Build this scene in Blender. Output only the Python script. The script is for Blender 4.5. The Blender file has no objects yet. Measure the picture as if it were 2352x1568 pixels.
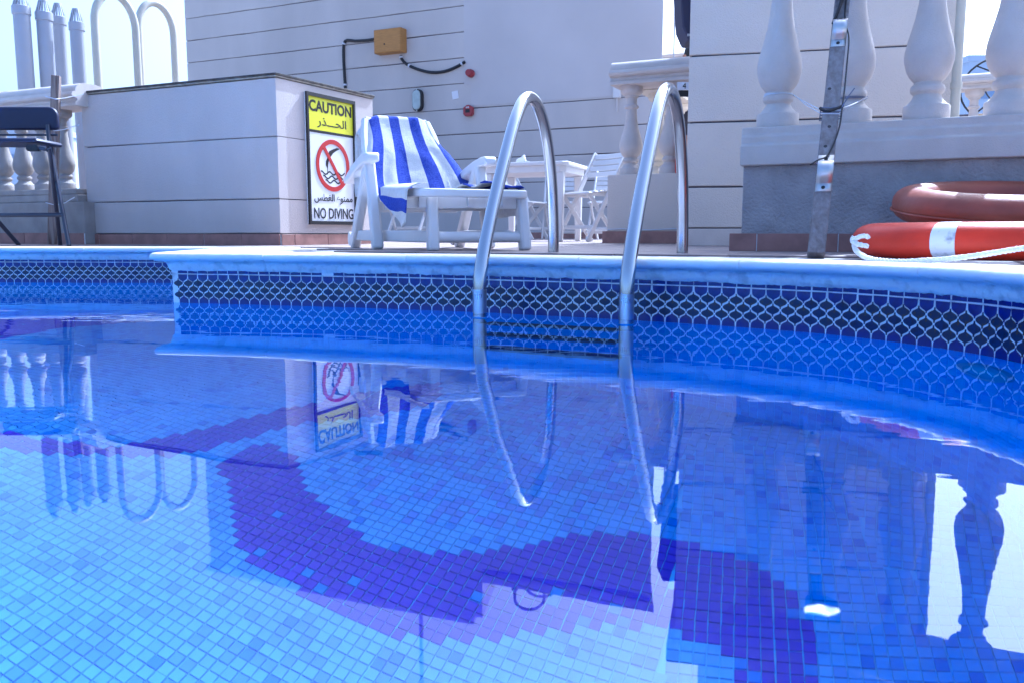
import bpy, bmesh, math, random
import numpy as np
from mathutils import Vector, Matrix, noise
from mathutils.geometry import tessellate_polygon, delaunay_2d_cdt

random.seed(7)
SC = bpy.context.scene
COL = SC.collection
R = math.radians

# ------------------------------------------------------------------ camera, sky, sun, exposure
EYE = 0.251                      # metres above the water
PITCH = R(7.22)
FPX = 1950.0                     # focal length in units of a 2352 px wide picture
cam_d = bpy.data.cameras.new('camera')
cam_d.sensor_width = 36.0
cam_d.lens = FPX / 2352.0 * 36.0
cam_d.clip_start = 0.02
cam_d.clip_end = 3000.0
cam_d.dof.use_dof = True
cam_d.dof.focus_distance = 3.4
cam_d.dof.aperture_fstop = 10.0
cam = bpy.data.objects.new('camera', cam_d)
COL.objects.link(cam)
cam.location = (0, 0, EYE)
cam.rotation_euler = (math.pi / 2 - PITCH, 0, 0)
SC.camera = cam

SUN_AZ, SUN_EL = R(36.0), R(47.0)
world = bpy.data.worlds.new('World')
SC.world = world
world.use_nodes = True
wn = world.node_tree
sky = wn.nodes.new('ShaderNodeTexSky')
sky.sky_type = 'NISHITA'
sky.sun_disc = False
sky.sun_elevation = SUN_EL
sky.sun_rotation = SUN_AZ
sky.air_density = 1.0
sky.dust_density = 7.0
sky.ozone_density = 1.5
wn.links.new(sky.outputs[0], wn.nodes['Background'].inputs[0])
wn.nodes['Background'].inputs[1].default_value = 0.15

sun_d = bpy.data.lights.new('sun', 'SUN')
sun_d.energy = 3.4
sun_d.angle = R(0.5)
sun_d.color = (1.0, 0.96, 0.9)
sun = bpy.data.objects.new('sun', sun_d)
COL.objects.link(sun)
SUN_DIR = Vector((math.sin(SUN_AZ) * math.cos(SUN_EL), math.cos(SUN_AZ) * math.cos(SUN_EL), math.sin(SUN_EL)))
sun.rotation_euler = SUN_DIR.to_track_quat('Z', 'Y').to_euler()
sun.location = (6, 8, 12)

vs = SC.view_settings
vs.view_transform = 'Standard'
vs.look = 'None'
vs.exposure = 1.36
vs.gamma = 1.0
vs.use_curve_mapping = False
vs.use_white_balance = True          # the camera was set for warm light: everything leans blue
vs.white_balance_temperature = 4700
vs.white_balance_tint = 10
SC.cycles.max_bounces = 10
SC.cycles.transmission_bounces = 8
SC.cycles.glossy_bounces = 5
SC.cycles.diffuse_bounces = 4
SC.cycles.sample_clamp_indirect = 6.0
SC.cycles.blur_glossy = 0.6
SC.cycles.use_denoising = True

# ------------------------------------------------------------------ measuring helpers
CP, SP = math.cos(PITCH), math.sin(PITCH)

def ray(x, y):
    u = (x - 1176.0) / FPX
    v = (y - 784.0) / FPX
    return Vector((u, CP - v * SP, -SP - v * CP))

def at(x, y, Y):
    d = ray(x, y)
    return Vector((0, 0, EYE)) + d * (Y / d.y)

def gz(x, y, z):
    d = ray(x, y)
    return Vector((0, 0, EYE)) + d * ((z - EYE) / d.z)

def on_line(P0, D, x, z):
    """Parameter along the level line P0 + t D (at height z) that is seen in column x."""
    u = (x - 1176.0) / FPX
    return (u * (P0[1] * CP - (z - EYE) * SP) - P0[0]) / (D[0] - u * D[1] * CP)

def V2(a): return Vector((a[0], a[1], 0.0))

WALL = Vector((-0.905, 0.425, 0)).normalized()      # direction the walls run (to the far left)
DEEP = Vector((0.425, 0.905, 0)).normalized()       # away from the pool
UP = Vector((0, 0, 1))
DECK = 0.18

# ------------------------------------------------------------------ materials
MATS = {}

def mat(name, col, rough=0.6, metal=0.0, var=0.0, scale=8.0, bump=0.0, bscale=60.0, col2=None, spec=0.5,
        lo=0.35, hi=0.65, detail=6.0, coat=0.0, stretch=None, bdist=0.01):
    if name in MATS: return MATS[name]
    m = bpy.data.materials.new(name)
    m.use_nodes = True
    nt = m.node_tree
    b = nt.nodes['Principled BSDF']
    b.inputs['Base Color'].default_value = (*col, 1)
    b.inputs['Roughness'].default_value = rough
    b.inputs['Metallic'].default_value = metal
    b.inputs['Specular IOR Level'].default_value = spec
    if coat: b.inputs['Coat Weight'].default_value = coat
    tc = nt.nodes.new('ShaderNodeTexCoord')
    src = tc.outputs['Object']
    if stretch:
        mp = nt.nodes.new('ShaderNodeMapping')
        mp.inputs['Scale'].default_value = stretch
        nt.links.new(src, mp.inputs['Vector']); src = mp.outputs[0]
    if var or col2:
        n = nt.nodes.new('ShaderNodeTexNoise')
        n.inputs['Scale'].default_value = scale
        n.inputs['Detail'].default_value = detail
        nt.links.new(src, n.inputs['Vector'])
        r = nt.nodes.new('ShaderNodeValToRGB')
        r.color_ramp.elements[0].position = lo
        r.color_ramp.elements[1].position = hi
        c2 = col2 or tuple(c * (1 - var) for c in col)
        r.color_ramp.elements[0].color = (*c2, 1)
        r.color_ramp.elements[1].color = (*col, 1)
        nt.links.new(n.outputs[0], r.inputs[0])
        nt.links.new(r.outputs[0], b.inputs['Base Color'])
    if bump:
        n = nt.nodes.new('ShaderNodeTexNoise')
        n.inputs['Scale'].default_value = bscale
        n.inputs['Detail'].default_value = 4
        nt.links.new(src, n.inputs['Vector'])
        bp = nt.nodes.new('ShaderNodeBump')
        bp.inputs['Strength'].default_value = bump
        bp.inputs['Distance'].default_value = bdist
        nt.links.new(n.outputs[0], bp.inputs['Height'])
        nt.links.new(bp.outputs[0], b.inputs['Normal'])
    MATS[name] = m
    return m

M_PLASTER = mat('grey plaster', (0.60, 0.535, 0.505), 0.85, var=0.16, scale=1.7, stretch=(1.6, 1.6, 0.55), bump=0.5, bscale=160, lo=0.3, hi=0.7)
M_PLASTER2 = mat('cream plaster', (0.68, 0.605, 0.535), 0.85, var=0.12, scale=1.6, bump=0.55, bscale=150, lo=0.3, hi=0.7)
M_FARWALL = mat('far wall plaster', (0.565, 0.52, 0.50), 0.9, var=0.16, scale=0.9, stretch=(1.5, 1.5, 0.5), bump=0.3, bscale=60, lo=0.3, hi=0.7)
M_SMOOTH = mat('smooth render', (0.575, 0.535, 0.53), 0.9, var=0.10, scale=0.8, bump=0.1, bscale=40)
M_JOINT = mat('dark joint', (0.10, 0.09, 0.11), 0.9)
M_ROUGHW = mat('rough concrete', (0.42, 0.395, 0.40), 0.9, var=0.3, scale=9, bump=0.9, bscale=90, lo=0.3, hi=0.75)
M_CAST = mat('cast stone', (0.60, 0.535, 0.49), 0.8, var=0.12, scale=11, bump=0.35, bscale=220, lo=0.3, hi=0.7)
M_CAST_SHADE = mat('shade-darkened stone', (0.36, 0.33, 0.31), 0.85, var=0.25, scale=9, bump=0.4, bscale=160, lo=0.3, hi=0.7)  # darker cast stone: shade put into the colour of the left balustrade
M_CAST2 = mat('cream cast stone', (0.66, 0.60, 0.51), 0.8, var=0.1, scale=9, bump=0.3, bscale=180)
M_COPING = mat('white painted coping', (0.80, 0.775, 0.76), 0.5, col2=(0.73, 0.705, 0.69), scale=7, bump=0.35, bscale=30, lo=0.28, hi=0.46)
M_MORTAR = mat('peeling mortar', (0.76, 0.74, 0.73), 0.8, col2=(0.55, 0.535, 0.53), scale=26, bump=1.0, bscale=50, lo=0.36, hi=0.48)
M_GROUT = mat('white grout', (0.80, 0.81, 0.83), 0.7, var=0.08, scale=30)
M_LANTERN = mat('dark lantern tile', (0.020, 0.026, 0.072), 0.22, col2=(0.06, 0.042, 0.026), scale=120, lo=0.38, hi=0.45, detail=3, spec=0.4)
M_LANTERN2 = mat('blue lantern tile', (0.012, 0.022, 0.10), 0.22, col2=(0.008, 0.012, 0.04), scale=90, lo=0.35, hi=0.6, detail=3, spec=0.4)
M_COBALT = mat('cobalt tile', (0.010, 0.005, 0.095), 0.2, col2=(0.014, 0.012, 0.17), scale=45, lo=0.4, hi=0.7, detail=2, spec=0.6)
M_SKIRT = mat('brown skirting tile', (0.35, 0.185, 0.155), 0.5, var=0.3, scale=14, lo=0.35, hi=0.65)
M_DECKT = mat('terracotta deck tile', (0.30, 0.235, 0.22), 0.5, var=0.2, scale=5)
M_DECKG = mat('deck grout', (0.36, 0.34, 0.33), 0.9)
M_STEEL = mat('polished steel', (0.52, 0.53, 0.56), 0.16, 1.0, var=0.08, scale=7, lo=0.3, hi=0.7)
M_CLIP = mat('galvanised clip', (0.55, 0.55, 0.56), 0.42, 1.0)
M_WHITEP = mat('white plastic', (0.66, 0.65, 0.66), 0.42, var=0.05, scale=9)
M_TOWW = mat('white terry', (0.72, 0.71, 0.72), 0.95, bump=0.9, bscale=260, var=0.10, scale=60, spec=0.1)
M_TOWB = mat('blue terry', (0.035, 0.05, 0.36), 0.95, bump=0.9, bscale=260, col2=(0.07, 0.10, 0.46), scale=120, lo=0.4, hi=0.7, spec=0.1)
M_ORANGE = mat('orange red vinyl', (0.62, 0.038, 0.012), 0.45, spec=0.3, var=0.35, scale=6, lo=0.3, hi=0.6, bump=0.1, bscale=20)
M_ORANGE2 = mat('faded orange vinyl', (0.36, 0.085, 0.045), 0.42, var=0.4, scale=7, lo=0.3, hi=0.65, bump=0.15, bscale=30)
M_BAND = mat('white band', (0.72, 0.72, 0.74), 0.6, col2=(0.30, 0.30, 0.34), scale=26, lo=0.30, hi=0.42)
M_ROPE = mat('white rope', (0.74, 0.74, 0.76), 0.85)
M_WOOD = mat('weathered wood', (0.25, 0.23, 0.235), 0.85, col2=(0.15, 0.125, 0.12), scale=5, lo=0.30, hi=0.66, stretch=(12, 12, 0.35), bump=0.4, bscale=8)
M_STAKE = mat('brown stake wood', (0.27, 0.215, 0.19), 0.85, col2=(0.10, 0.06, 0.05), scale=5, lo=0.36, hi=0.55, stretch=(12, 12, 0.4), bump=0.4, bscale=8)
M_NAVY = mat('navy vinyl', (0.010, 0.012, 0.045), 0.45)
M_BLKMET = mat('dark metal frame', (0.020, 0.023, 0.045), 0.35, 0.0, coat=0.3)
M_BLACK = mat('black rubber', (0.012, 0.012, 0.016), 0.5)
M_WIRE = mat('pale wire', (0.62, 0.64, 0.70), 0.6)
M_DWIRE = mat('grey wire', (0.16, 0.17, 0.24), 0.6)
M_PVC = mat('grey pvc', (0.36, 0.37, 0.42), 0.4, var=0.06, scale=3)
M_CREAMP = mat('cream paint', (0.50, 0.47, 0.39), 0.4, var=0.08, scale=12)
M_YBOX = mat('ochre steel box', (0.46, 0.225, 0.055), 0.6, var=0.18, scale=10, stretch=(1, 1, 9))
M_RED = mat('red plastic', (0.30, 0.035, 0.045), 0.4)
M_LENS = mat('frosted lens', (0.45, 0.52, 0.52), 0.25, var=0.15, scale=14)
M_PAPER = mat('white paper', (0.72, 0.72, 0.76), 0.9)
M_SIGNW = mat('sign white', (0.80, 0.80, 0.82), 0.3)
M_SIGNY = mat('sign yellow', (0.80, 0.78, 0.02), 0.35)
M_SIGNK = mat('sign black', (0.010, 0.010, 0.014), 0.4)
M_SIGNR = mat('sign red', (0.48, 0.03, 0.03), 0.35)
M_EDGE = mat('dark roof edging', (0.10, 0.085, 0.075), 0.9, var=0.6, scale=22, bump=0.6, bscale=40)
M_EDGE2 = mat('pale roof edging', (0.42, 0.37, 0.29), 0.9, var=0.4, scale=22)
M_STONE = mat('golden stone', (0.52, 0.38, 0.24), 0.9, var=0.3, scale=12)
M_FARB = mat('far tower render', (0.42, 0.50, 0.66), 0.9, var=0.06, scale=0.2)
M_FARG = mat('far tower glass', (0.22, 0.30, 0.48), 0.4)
M_CITY = mat('city ground', (0.34, 0.33, 0.32), 0.95, var=0.2, scale=0.02)
M_SKIN = mat('skin', (0.35, 0.19, 0.13), 0.6)
M_HAIR = mat('dark hair', (0.012, 0.010, 0.010), 0.6)
M_SHIRT = mat('dark shirt', (0.03, 0.03, 0.05), 0.85)
M_FOAM = mat('white petal', (0.85, 0.85, 0.86), 0.7)
# pool mosaic
M_MOS = [mat('mosaic pale blue', (0.112, 0.315, 0.76), 0.25, var=0.08, scale=9),
         mat('mosaic light blue', (0.102, 0.29, 0.74), 0.25, var=0.1, scale=9),
         mat('mosaic mid blue', (0.078, 0.23, 0.69), 0.25, var=0.1, scale=9),
         mat('mosaic royal blue', (0.040, 0.165, 0.64), 0.25, var=0.1, scale=9),
         mat('mosaic violet', (0.056, 0.022, 0.46), 0.25, var=0.1, scale=9),
         mat('mosaic slate violet', (0.105, 0.215, 0.68), 0.25, var=0.1, scale=9)]
M_MOSG = mat('mosaic grout', (0.125, 0.42, 0.86), 0.7)

# ------------------------------------------------------------------ mesh builder
class MB:
    def __init__(s):
        s.v = []; s.f = []; s.m = []
    def add(s, vs_, fs, m=0):
        o = len(s.v)
        s.v.extend([tuple(p) for p in vs_])
        s.f.extend([tuple(i + o for i in f) for f in fs])
        s.m.extend([m] * len(fs))
    def obox(s, o, ax, ay, az, m=0):
        o, ax, ay, az = Vector(o), Vector(ax), Vector(ay), Vector(az)
        p = [o, o + ax, o + ax + ay, o + ay, o + az, o + ax + az, o + ax + ay + az, o + ay + az]
        f = [(0, 3, 2, 1), (4, 5, 6, 7), (0, 1, 5, 4), (1, 2, 6, 5), (2, 3, 7, 6), (3, 0, 4, 7)]
        if ax.cross(ay).dot(az) < 0: f = [tuple(reversed(q)) for q in f]
        s.add(p, f, m)
    def cbox(s, c, sx, sy, sz, X=Vector((1, 0, 0)), Y=Vector((0, 1, 0)), Z=UP, m=0):
        X, Y, Z = X.normalized(), Y.normalized(), Z.normalized()
        c = Vector(c)
        s.obox(c - X * sx / 2 - Y * sy / 2 - Z * sz / 2, X * sx, Y * sy, Z * sz, m)
    def beam(s, a, b, w, t, side, m=0, w2=None, t2=None):
        """Straight bar from a to b, w wide along side, t thick across; may taper."""
        a, b = Vector(a), Vector(b)
        d = (b - a).normalized()
        sd = Vector(side); sd = (sd - d * sd.dot(d)).normalized()
        n = d.cross(sd)
        w2 = w if w2 is None else w2; t2 = t if t2 is None else t2
        p = []
        for q, ww, tt in ((a, w, t), (b, w2, t2)):
            for i, j in ((-1, -1), (1, -1), (1, 1), (-1, 1)):
                p.append(q + sd * (i * ww / 2) + n * (j * tt / 2))
        s.add(p, [(0, 3, 2, 1), (4, 5, 6, 7), (0, 1, 5, 4), (1, 2, 6, 5), (2, 3, 7, 6), (3, 0, 4, 7)], m)
    def tube(s, pts, r, n=10, m=0, closed=False, ry=None):
        pts = [Vector(p) for p in pts]
        N = len(pts)
        rs = r if isinstance(r, (list, tuple)) else [r] * N
        fr = []
        for i in range(N):
            if closed: t = pts[(i + 1) % N] - pts[i - 1]
            else: t = pts[min(i + 1, N - 1)] - pts[max(i - 1, 0)]
            fr.append(t.normalized())
        u = fr[0].orthogonal().normalized()
        vs_ = []
        for i in range(N):
            u = (u - fr[i] * u.dot(fr[i])).normalized()
            w = fr[i].cross(u)
            for k in range(n):
                a = 2 * math.pi * k / n
                vs_.append(pts[i] + (u * math.cos(a) + w * math.sin(a)) * rs[i])
        fs = []
        for i in range(N if closed else N - 1):
            j = (i + 1) % N
            for k in range(n):
                k2 = (k + 1) % n
                fs.append((i * n + k, i * n + k2, j * n + k2, j * n + k))
        if not closed:
            fs.append(tuple(reversed(range(n))))
            fs.append(tuple(range((N - 1) * n, N * n)))
        s.add(vs_, fs, m)
    def lathe(s, prof, o=(0, 0, 0), n=20, X=Vector((1, 0, 0)), Y=Vector((0, 1, 0)), Z=UP, m=0, sx=1.0):
        o = Vector(o); vs_ = []
        for r, z in prof:
            for k in range(n):
                a = 2 * math.pi * k / n
                vs_.append(o + X * (r * math.cos(a) * sx) + Y * (r * math.sin(a)) + Z * z)
        fs = []
        for i in range(len(prof) - 1):
            for k in range(n):
                k2 = (k + 1) % n
                fs.append((i * n + k, i * n + k2, (i + 1) * n + k2, (i + 1) * n + k))
        fs.append(tuple(reversed(range(n))))
        fs.append(tuple(range((len(prof) - 1) * n, len(prof) * n)))
        s.add(vs_, fs, m)
    def prism(s, poly, o, X, Y, Z, d, m=0):
        """Polygon (x, y) in plane X, Y at o, pushed d along Z."""
        o = Vector(o); n = len(poly)
        a = [o + X * x + Y * y for x, y in poly]
        b = [p + Z * d for p in a]
        area = sum(poly[i][0] * poly[(i + 1) % n][1] - poly[(i + 1) % n][0] * poly[i][1] for i in range(n))
        flip = (area < 0) != (X.cross(Y).dot(Z) * d < 0)
        f = [tuple(reversed(range(n))), tuple(range(n, 2 * n))] + [(i, (i + 1) % n, n + (i + 1) % n, n + i) for i in range(n)]
        if flip: f = [tuple(reversed(q)) for q in f]
        s.add(a + b, f, m)
    def grid(s, P, m=0):
        """P: rows of points."""
        r, c = len(P), len(P[0])
        fs = [(i * c + j, i * c + j + 1, (i + 1) * c + j + 1, (i + 1) * c + j) for i in range(r - 1) for j in range(c - 1)]
        s.add([p for row in P for p in row], fs, m)
    def sweep(s, prof, path, normals, m=0, caps=True, closed=False):
        """prof: (n, z) closed outline swept along 2-D path; normals already mitred."""
        k = len(prof); vs_ = []
        for p, n in zip(path, normals):
            for a, z in prof:
                vs_.append((p[0] + n[0] * a, p[1] + n[1] * a, z))
        fs = []
        N = len(path)
        for i in range(N - 1):
            for j in range(k):
                j2 = (j + 1) % k
                fs.append((i * k + j, (i + 1) * k + j, (i + 1) * k + j2, i * k + j2))
        if caps:
            fs.append(tuple(range(k)))
            fs.append(tuple(reversed(range((N - 1) * k, N * k))))
        s.add(vs_, fs, m)
    def mesh(s, name, mats, sharp=35):
        me = bpy.data.meshes.new(name)
        me.from_pydata(s.v, [], s.f)
        for mm in (mats if isinstance(mats, (list, tuple)) else [mats]): me.materials.append(mm)
        if len(me.materials) > 1: me.polygons.foreach_set('material_index', s.m)
        if sharp:
            me.polygons.foreach_set('use_smooth', [True] * len(me.polygons))
            me.set_sharp_from_angle(angle=R(sharp))
        me.update()
        return me
    def build(s, name, mats, parent=None, sharp=35, bevel=0.0, seg=2):
        o = bpy.data.objects.new(name, s.mesh(name, mats, sharp))
        COL.objects.link(o)
        if parent is not None:
            o.parent = parent
            o.matrix_parent_inverse = parent_inv(parent)
        if bevel:
            md = o.modifiers.new('bevel', 'BEVEL')
            md.width = bevel; md.segments = seg; md.limit_method = 'ANGLE'; md.angle_limit = R(40)
        return o

def world_of(o):
    m = o.matrix_basis.copy()
    if o.parent is not None:
        m = world_of(o.parent) @ o.matrix_parent_inverse @ m
    return m

def parent_inv(p):
    return world_of(p).inverted()

def link(name, me, parent, M):
    """One more object on shared mesh data, placed by matrix M."""
    o = bpy.data.objects.new(name, me)
    COL.objects.link(o)
    if parent is not None:
        o.parent = parent
        o.matrix_parent_inverse = parent_inv(parent)
    o.matrix_basis = M
    return o

def thing(name, label, cat, loc=(0, 0, 0), group=None):
    o = bpy.data.objects.new(name, None)
    COL.objects.link(o)
    o.location = loc
    o.empty_display_size = 0.1
    o['label'] = label; o['category'] = cat
    if group: o['group'] = group
    return o

def structure(name, loc=(0, 0, 0)):
    o = bpy.data.objects.new(name, None)
    COL.objects.link(o); o.location = loc; o['kind'] = 'structure'
    return o

def tag(o, label, cat, group=None):
    o['label'] = label; o['category'] = cat
    if group: o['group'] = group
    return o

def catmull(pts, step=0.03):
    P = [Vector(p) for p in pts]
    P = [P[0] * 2 - P[1]] + P + [P[-1] * 2 - P[-2]]
    out = []
    for i in range(1, len(P) - 2):
        n = max(2, int((P[i + 1] - P[i]).length / step))
        for k in range(n):
            t = k / n
            a, b, c, d = P[i - 1], P[i], P[i + 1], P[i + 2]
            out.append(0.5 * ((2 * b) + (c - a) * t + (2 * a - 5 * b + 4 * c - d) * t * t + (3 * b - a - 3 * c + d) * t ** 3))
    out.append(P[-2])
    return out

class Path2:
    """Open 2-D polyline with arc length; outward normal is to the left of travel."""
    def __init__(s, pts):
        s.p = [Vector((p[0], p[1])) for p in pts]
        s.d = [0.0]
        for a, b in zip(s.p, s.p[1:]): s.d.append(s.d[-1] + (b - a).length)
        s.L = s.d[-1]
        s.n = []
        N = len(s.p)
        for i in range(N):
            seg = []
            if i > 0: seg.append((s.p[i] - s.p[i - 1]).normalized())
            if i < N - 1: seg.append((s.p[i + 1] - s.p[i]).normalized())
            ns = [Vector((-t.y, t.x)) for t in seg]
            n = sum(ns, Vector((0, 0))).normalized()
            s.n.append(n / max(0.35, n.dot(ns[0])))
    def at(s, q):
        q = max(0.0, min(s.L, q))
        lo, hi = 0, len(s.d) - 1
        while hi - lo > 1:
            mid = (lo + hi) // 2
            if s.d[mid] <= q: lo = mid
            else: hi = mid
        t = (q - s.d[lo]) / max(1e-9, s.d[hi] - s.d[lo])
        p = s.p[lo].lerp(s.p[hi], t)
        tg = (s.p[hi] - s.p[lo]).normalized()
        return p, tg, Vector((-tg.y, tg.x))
    def cut(s, a, b):
        pts, ns = [], []
        p, tg, n = s.at(a); pts.append(p); ns.append(n)
        for i, d in enumerate(s.d):
            if a + 1e-4 < d < b - 1e-4: pts.append(s.p[i]); ns.append(s.n[i])
        p, tg, n = s.at(b); pts.append(p); ns.append(n)
        return pts, ns
    def near(s, q):
        q = Vector((q[0], q[1]))
        return min(range(len(s.p)), key=lambda i: (s.p[i] - q).length)

# ------------------------------------------------------------------ pool outline at the waterline
near_px = [(398.5, 694.6), (630, 700.5), (821, 706), (1087, 716), (1241, 723.6), (1457, 734.5), (1665, 747), (1929, 768.6), (2193, 803), (2352, 834)]
near_pts = [gz(x, y, 0) for x, y in near_px]
near_pts = [Vector((p.x, p.y, 0)) for p in near_pts] + [Vector((1.01, 1.25, 0)), Vector((0.93, 0.65, 0)), Vector((0.6, -0.2, 0)), Vector((-0.3, -1.0, 0))]
near_curve = catmull(near_pts)
corner = near_curve[0]
bl = gz(0, 648.5, 0); br = gz(395, 650, 0)
bd = (br - bl).normalized()
back_a = bl - bd * 2.6
back_b = Vector((-1.33, br.y + (-1.33 - br.x) * bd.y / bd.x, 0))
far_pts = [back_a + (back_b - back_a) * (i / 40) for i in range(41)]
side_pts = [back_b.lerp(corner, i / 14) for i in range(1, 14)]
rest = catmull([Vector((-0.3, -1.0, 0)), Vector((-2.0, -1.4, 0)), Vector((-4.5, -0.9, 0)), Vector((-5.9, 1.2, 0)), Vector((-5.9, 3.2, 0)), back_a], 0.12)
near_path = Path2(near_curve)
far_path = Path2(far_pts)
outline = far_pts + side_pts + near_curve + rest[1:-1]
whole = Path2(outline + [outline[0]])
POOL_D = 1.1

def inside(poly, x, y):
    c = False; n = len(poly); j = n - 1
    for i in range(n):
        xi, yi = poly[i][0], poly[i][1]; xj, yj = poly[j][0], poly[j][1]
        if (yi > y) != (yj > y) and x < (xj - xi) * (y - yi) / (yj - yi) + xi: c = not c
        j = i
    return c

# ------------------------------------------------------------------ ground far below, deck sheet
mb = MB()
mb.grid([[(-1500 + 300 * j, -900 + 300 * i, -32) for j in range(11)] for i in range(10)])
g = mb.build('ground', M_CITY); g['kind'] = 'structure'

deck = structure('deck')
off = [Vector((p.x + n.x * 0.2, p.y + n.y * 0.2)) for p, n in zip(whole.p[:-1], whole.n[:-1])]
outer = [Vector((-11, -4)), Vector((9, -4)), Vector((9, 20)), Vector((-11, 20))]
vin = outer + off[::3]
nO, nI = len(outer), len(off[::3])
res = delaunay_2d_cdt(vin, [(i, (i + 1) % nO) for i in range(nO)] + [(nO + i, nO + (i + 1) % nI) for i in range(nI)], [], 0, 1e-5)
offp = off[::3]
mb = MB()
tris = []
for f in res[2]:
    c = sum((res[0][i] for i in f), Vector((0, 0))) / len(f)
    if not inside(offp, c.x, c.y): tris.append(tuple(f))
mb.add([(p.x, p.y, DECK - 0.006) for p in res[0]], tris)
mb.build('deck_base', M_DECKG, deck, sharp=0)
mb = MB()
mb.obox((-11, -4, -1.75), (20, 0, 0), (0, 24, 0), (0, 0, 0.2))
mb.build('roof_slab', M_ROUGHW, deck)
TS = 0.40
tile_me = MB(); tile_me.cbox((0, 0, -0.003), TS - 0.006, TS - 0.006, 0.006)
tile_me = tile_me.mesh('deck_tile', M_DECKT, 0)
rot = Matrix.Rotation(math.atan2(DEEP.y, DEEP.x) - math.pi / 2, 4, 'Z')
cells = []
for i in range(-30, 30):
    for j in range(-4, 40):
        c = Vector((-1.0, 3.4, 0)) - WALL * (i * TS) + DEEP * (j * TS)
        if not (-7 < c.x < 4 and 1.2 < c.y < 15): continue
        if abs(c.x) > 0.75 * c.y + 0.4: continue
        ok = True
        for a in (-0.5, 0.5):
            for b in (-0.5, 0.5):
                q = c + WALL * (a * TS) + DEEP * (b * TS)
                if inside(off, q.x, q.y): ok = False
        if ok: cells.append(c)
cells.sort(key=lambda c: c.length)
for c in cells[:260]:
    link('deck_tile', tile_me, deck, Matrix.Translation((c.x, c.y, DECK)) @ rot)
mb = MB()
for c in cells[260:]:
    mb.cbox((c.x, c.y, DECK - 0.003), TS - 0.006, TS - 0.006, 0.006, -WALL, DEEP)
o = mb.build('far_deck_tiling', M_DECKT, deck, sharp=0); o['kind'] = 'stuff'

# ------------------------------------------------------------------ coping
coping = structure('pool_coping')
CZ = 0.121                                   # underside where it meets the tile
cop_prof = [(-0.004, CZ + 0.026), (-0.022, CZ + 0.029), (-0.040, CZ + 0.0315), (-0.052, CZ + 0.035), (-0.060, CZ + 0.040), (-0.0635, CZ + 0.047), (-0.061, CZ + 0.055), (-0.054, CZ + 0.0605),
            (-0.040, CZ + 0.0625), (0.0, CZ + 0.0635), (0.10, CZ + 0.062), (0.215, CZ + 0.058), (0.22, CZ + 0.050), (0.22, CZ - 0.05), (0.004, CZ - 0.05)]
s_far = whole.d[40]
s_corner = whole.d[40 + 14]
joints_px = [630, 955, 1338, 1722, 2155]
joint_s = []
for x in joints_px:
    best = min(range(len(near_path.p)), key=lambda i: abs(1176 + FPX * near_path.p[i].x / (near_path.p[i].y * CP + 0.08 * SP) - x) + (99999 if near_path.p[i].y < 1.2 else 0))
    joint_s.append(s_corner + near_path.d[best])
cuts = [0.0]
while cuts[-1] + 0.62 < s_far - 0.1: cuts.append(cuts[-1] + 0.62)
cuts += [s_corner - 0.75] + joint_s
while cuts[-1] + 0.6 < whole.L: cuts.append(cuts[-1] + 0.6)
cuts.append(whole.L)
for a, b in zip(cuts, cuts[1:]):
    pts, ns = whole.cut(a + 0.0016, b - 0.0016)
    mb = MB()
    # a little hand-laid unevenness
    j = random.uniform(-0.0012, 0.0012)
    prof = [(q[0], q[1] + (j if q[1] > CZ + 0.02 else 0)) for q in cop_prof]
    mb.sweep(prof, pts, ns)
    mb.build('coping_stone', M_COPING, coping, sharp=50)
# joint filler between the stones
mb = MB()
inn = [(a + 0.003 if a < 0 else a - 0.003, z - 0.0025 if z > CZ + 0.03 else z) for a, z in cop_prof]
pts, ns = whole.cut(0, whole.L)
mb.sweep(inn, pts, ns, caps=False)
mb.build('joint_filler', M_MORTAR, coping, sharp=50)
# the plastered band under the bullnose
P = []
nb_ = int(whole.L / 0.02)
for i in range(nb_ + 1):
    p, tg, nn = whole.at(whole.L * i / nb_)
    k = min(range(max(0, 0), len(whole.p)), key=lambda q: abs(whole.d[q] - whole.L * i / nb_))
    nn = whole.n[k] if abs(whole.d[k] - whole.L * i / nb_) < 0.011 else nn
    q = whole.L * i / nb_
    P.append([(p.x - nn.x * e, p.y - nn.y * e, z) for e, z in ((0.030, CZ + 0.031), (0.019 + 0.002 * noise.noise(Vector((q * 4, 0, 0))), CZ + 0.026), (0.0135 + 0.0025 * noise.noise(Vector((q * 7, 1, 0))), CZ + 0.016), (0.0105 + 0.002 * noise.noise(Vector((q * 11, 2, 0))), CZ + 0.006), (0.008, CZ - 0.001), (-0.002, CZ - 0.003))])
mb = MB(); mb.grid(P)
mb.build('plaster_band', M_MORTAR, coping, sharp=60)
# ragged mortar bead that hangs from the coping over the top row of tiles
for path, a0, a1, amp in ((near_path, 0.0, near_path.L * 0.72, 1.0), (far_path, 0.0, far_path.L, 0.5)):
    P = []
    n = int((a1 - a0) / 0.006)
    for i in range(n + 1):
        q = a0 + (a1 - a0) * i / n
        p, tg, nn = path.at(q)
        h = 0.0048 + amp * (0.0042 * noise.noise(Vector((q * 6, 3, 0))) + 0.0026 * noise.noise(Vector((q * 34, 0, 0))) + 0.0016 * noise.noise(Vector((q * 90, 0, 5))))
        h = max(0.0008, h)
        zb = CZ - h
        row = [(p.x - nn.x * e, p.y - nn.y * e, z) for e, z in ((0.0115, CZ + 0.006), (0.0085, CZ + 0.001), (0.0056, zb + 0.0015), (0.0035, zb), (-0.001, zb))]
        P.append(row)
    mb = MB(); mb.grid(P)
    mb.build('mortar_bead', M_MORTAR, coping, sharp=60)

# ------------------------------------------------------------------ tiled pool walls
PITCHT = 0.042
Z_AP, Z_MID, Z_BOT = 0.0905, 0.0495, 0.0085

def sqc(c): return math.copysign(abs(c) ** 0.84, c)

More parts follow.
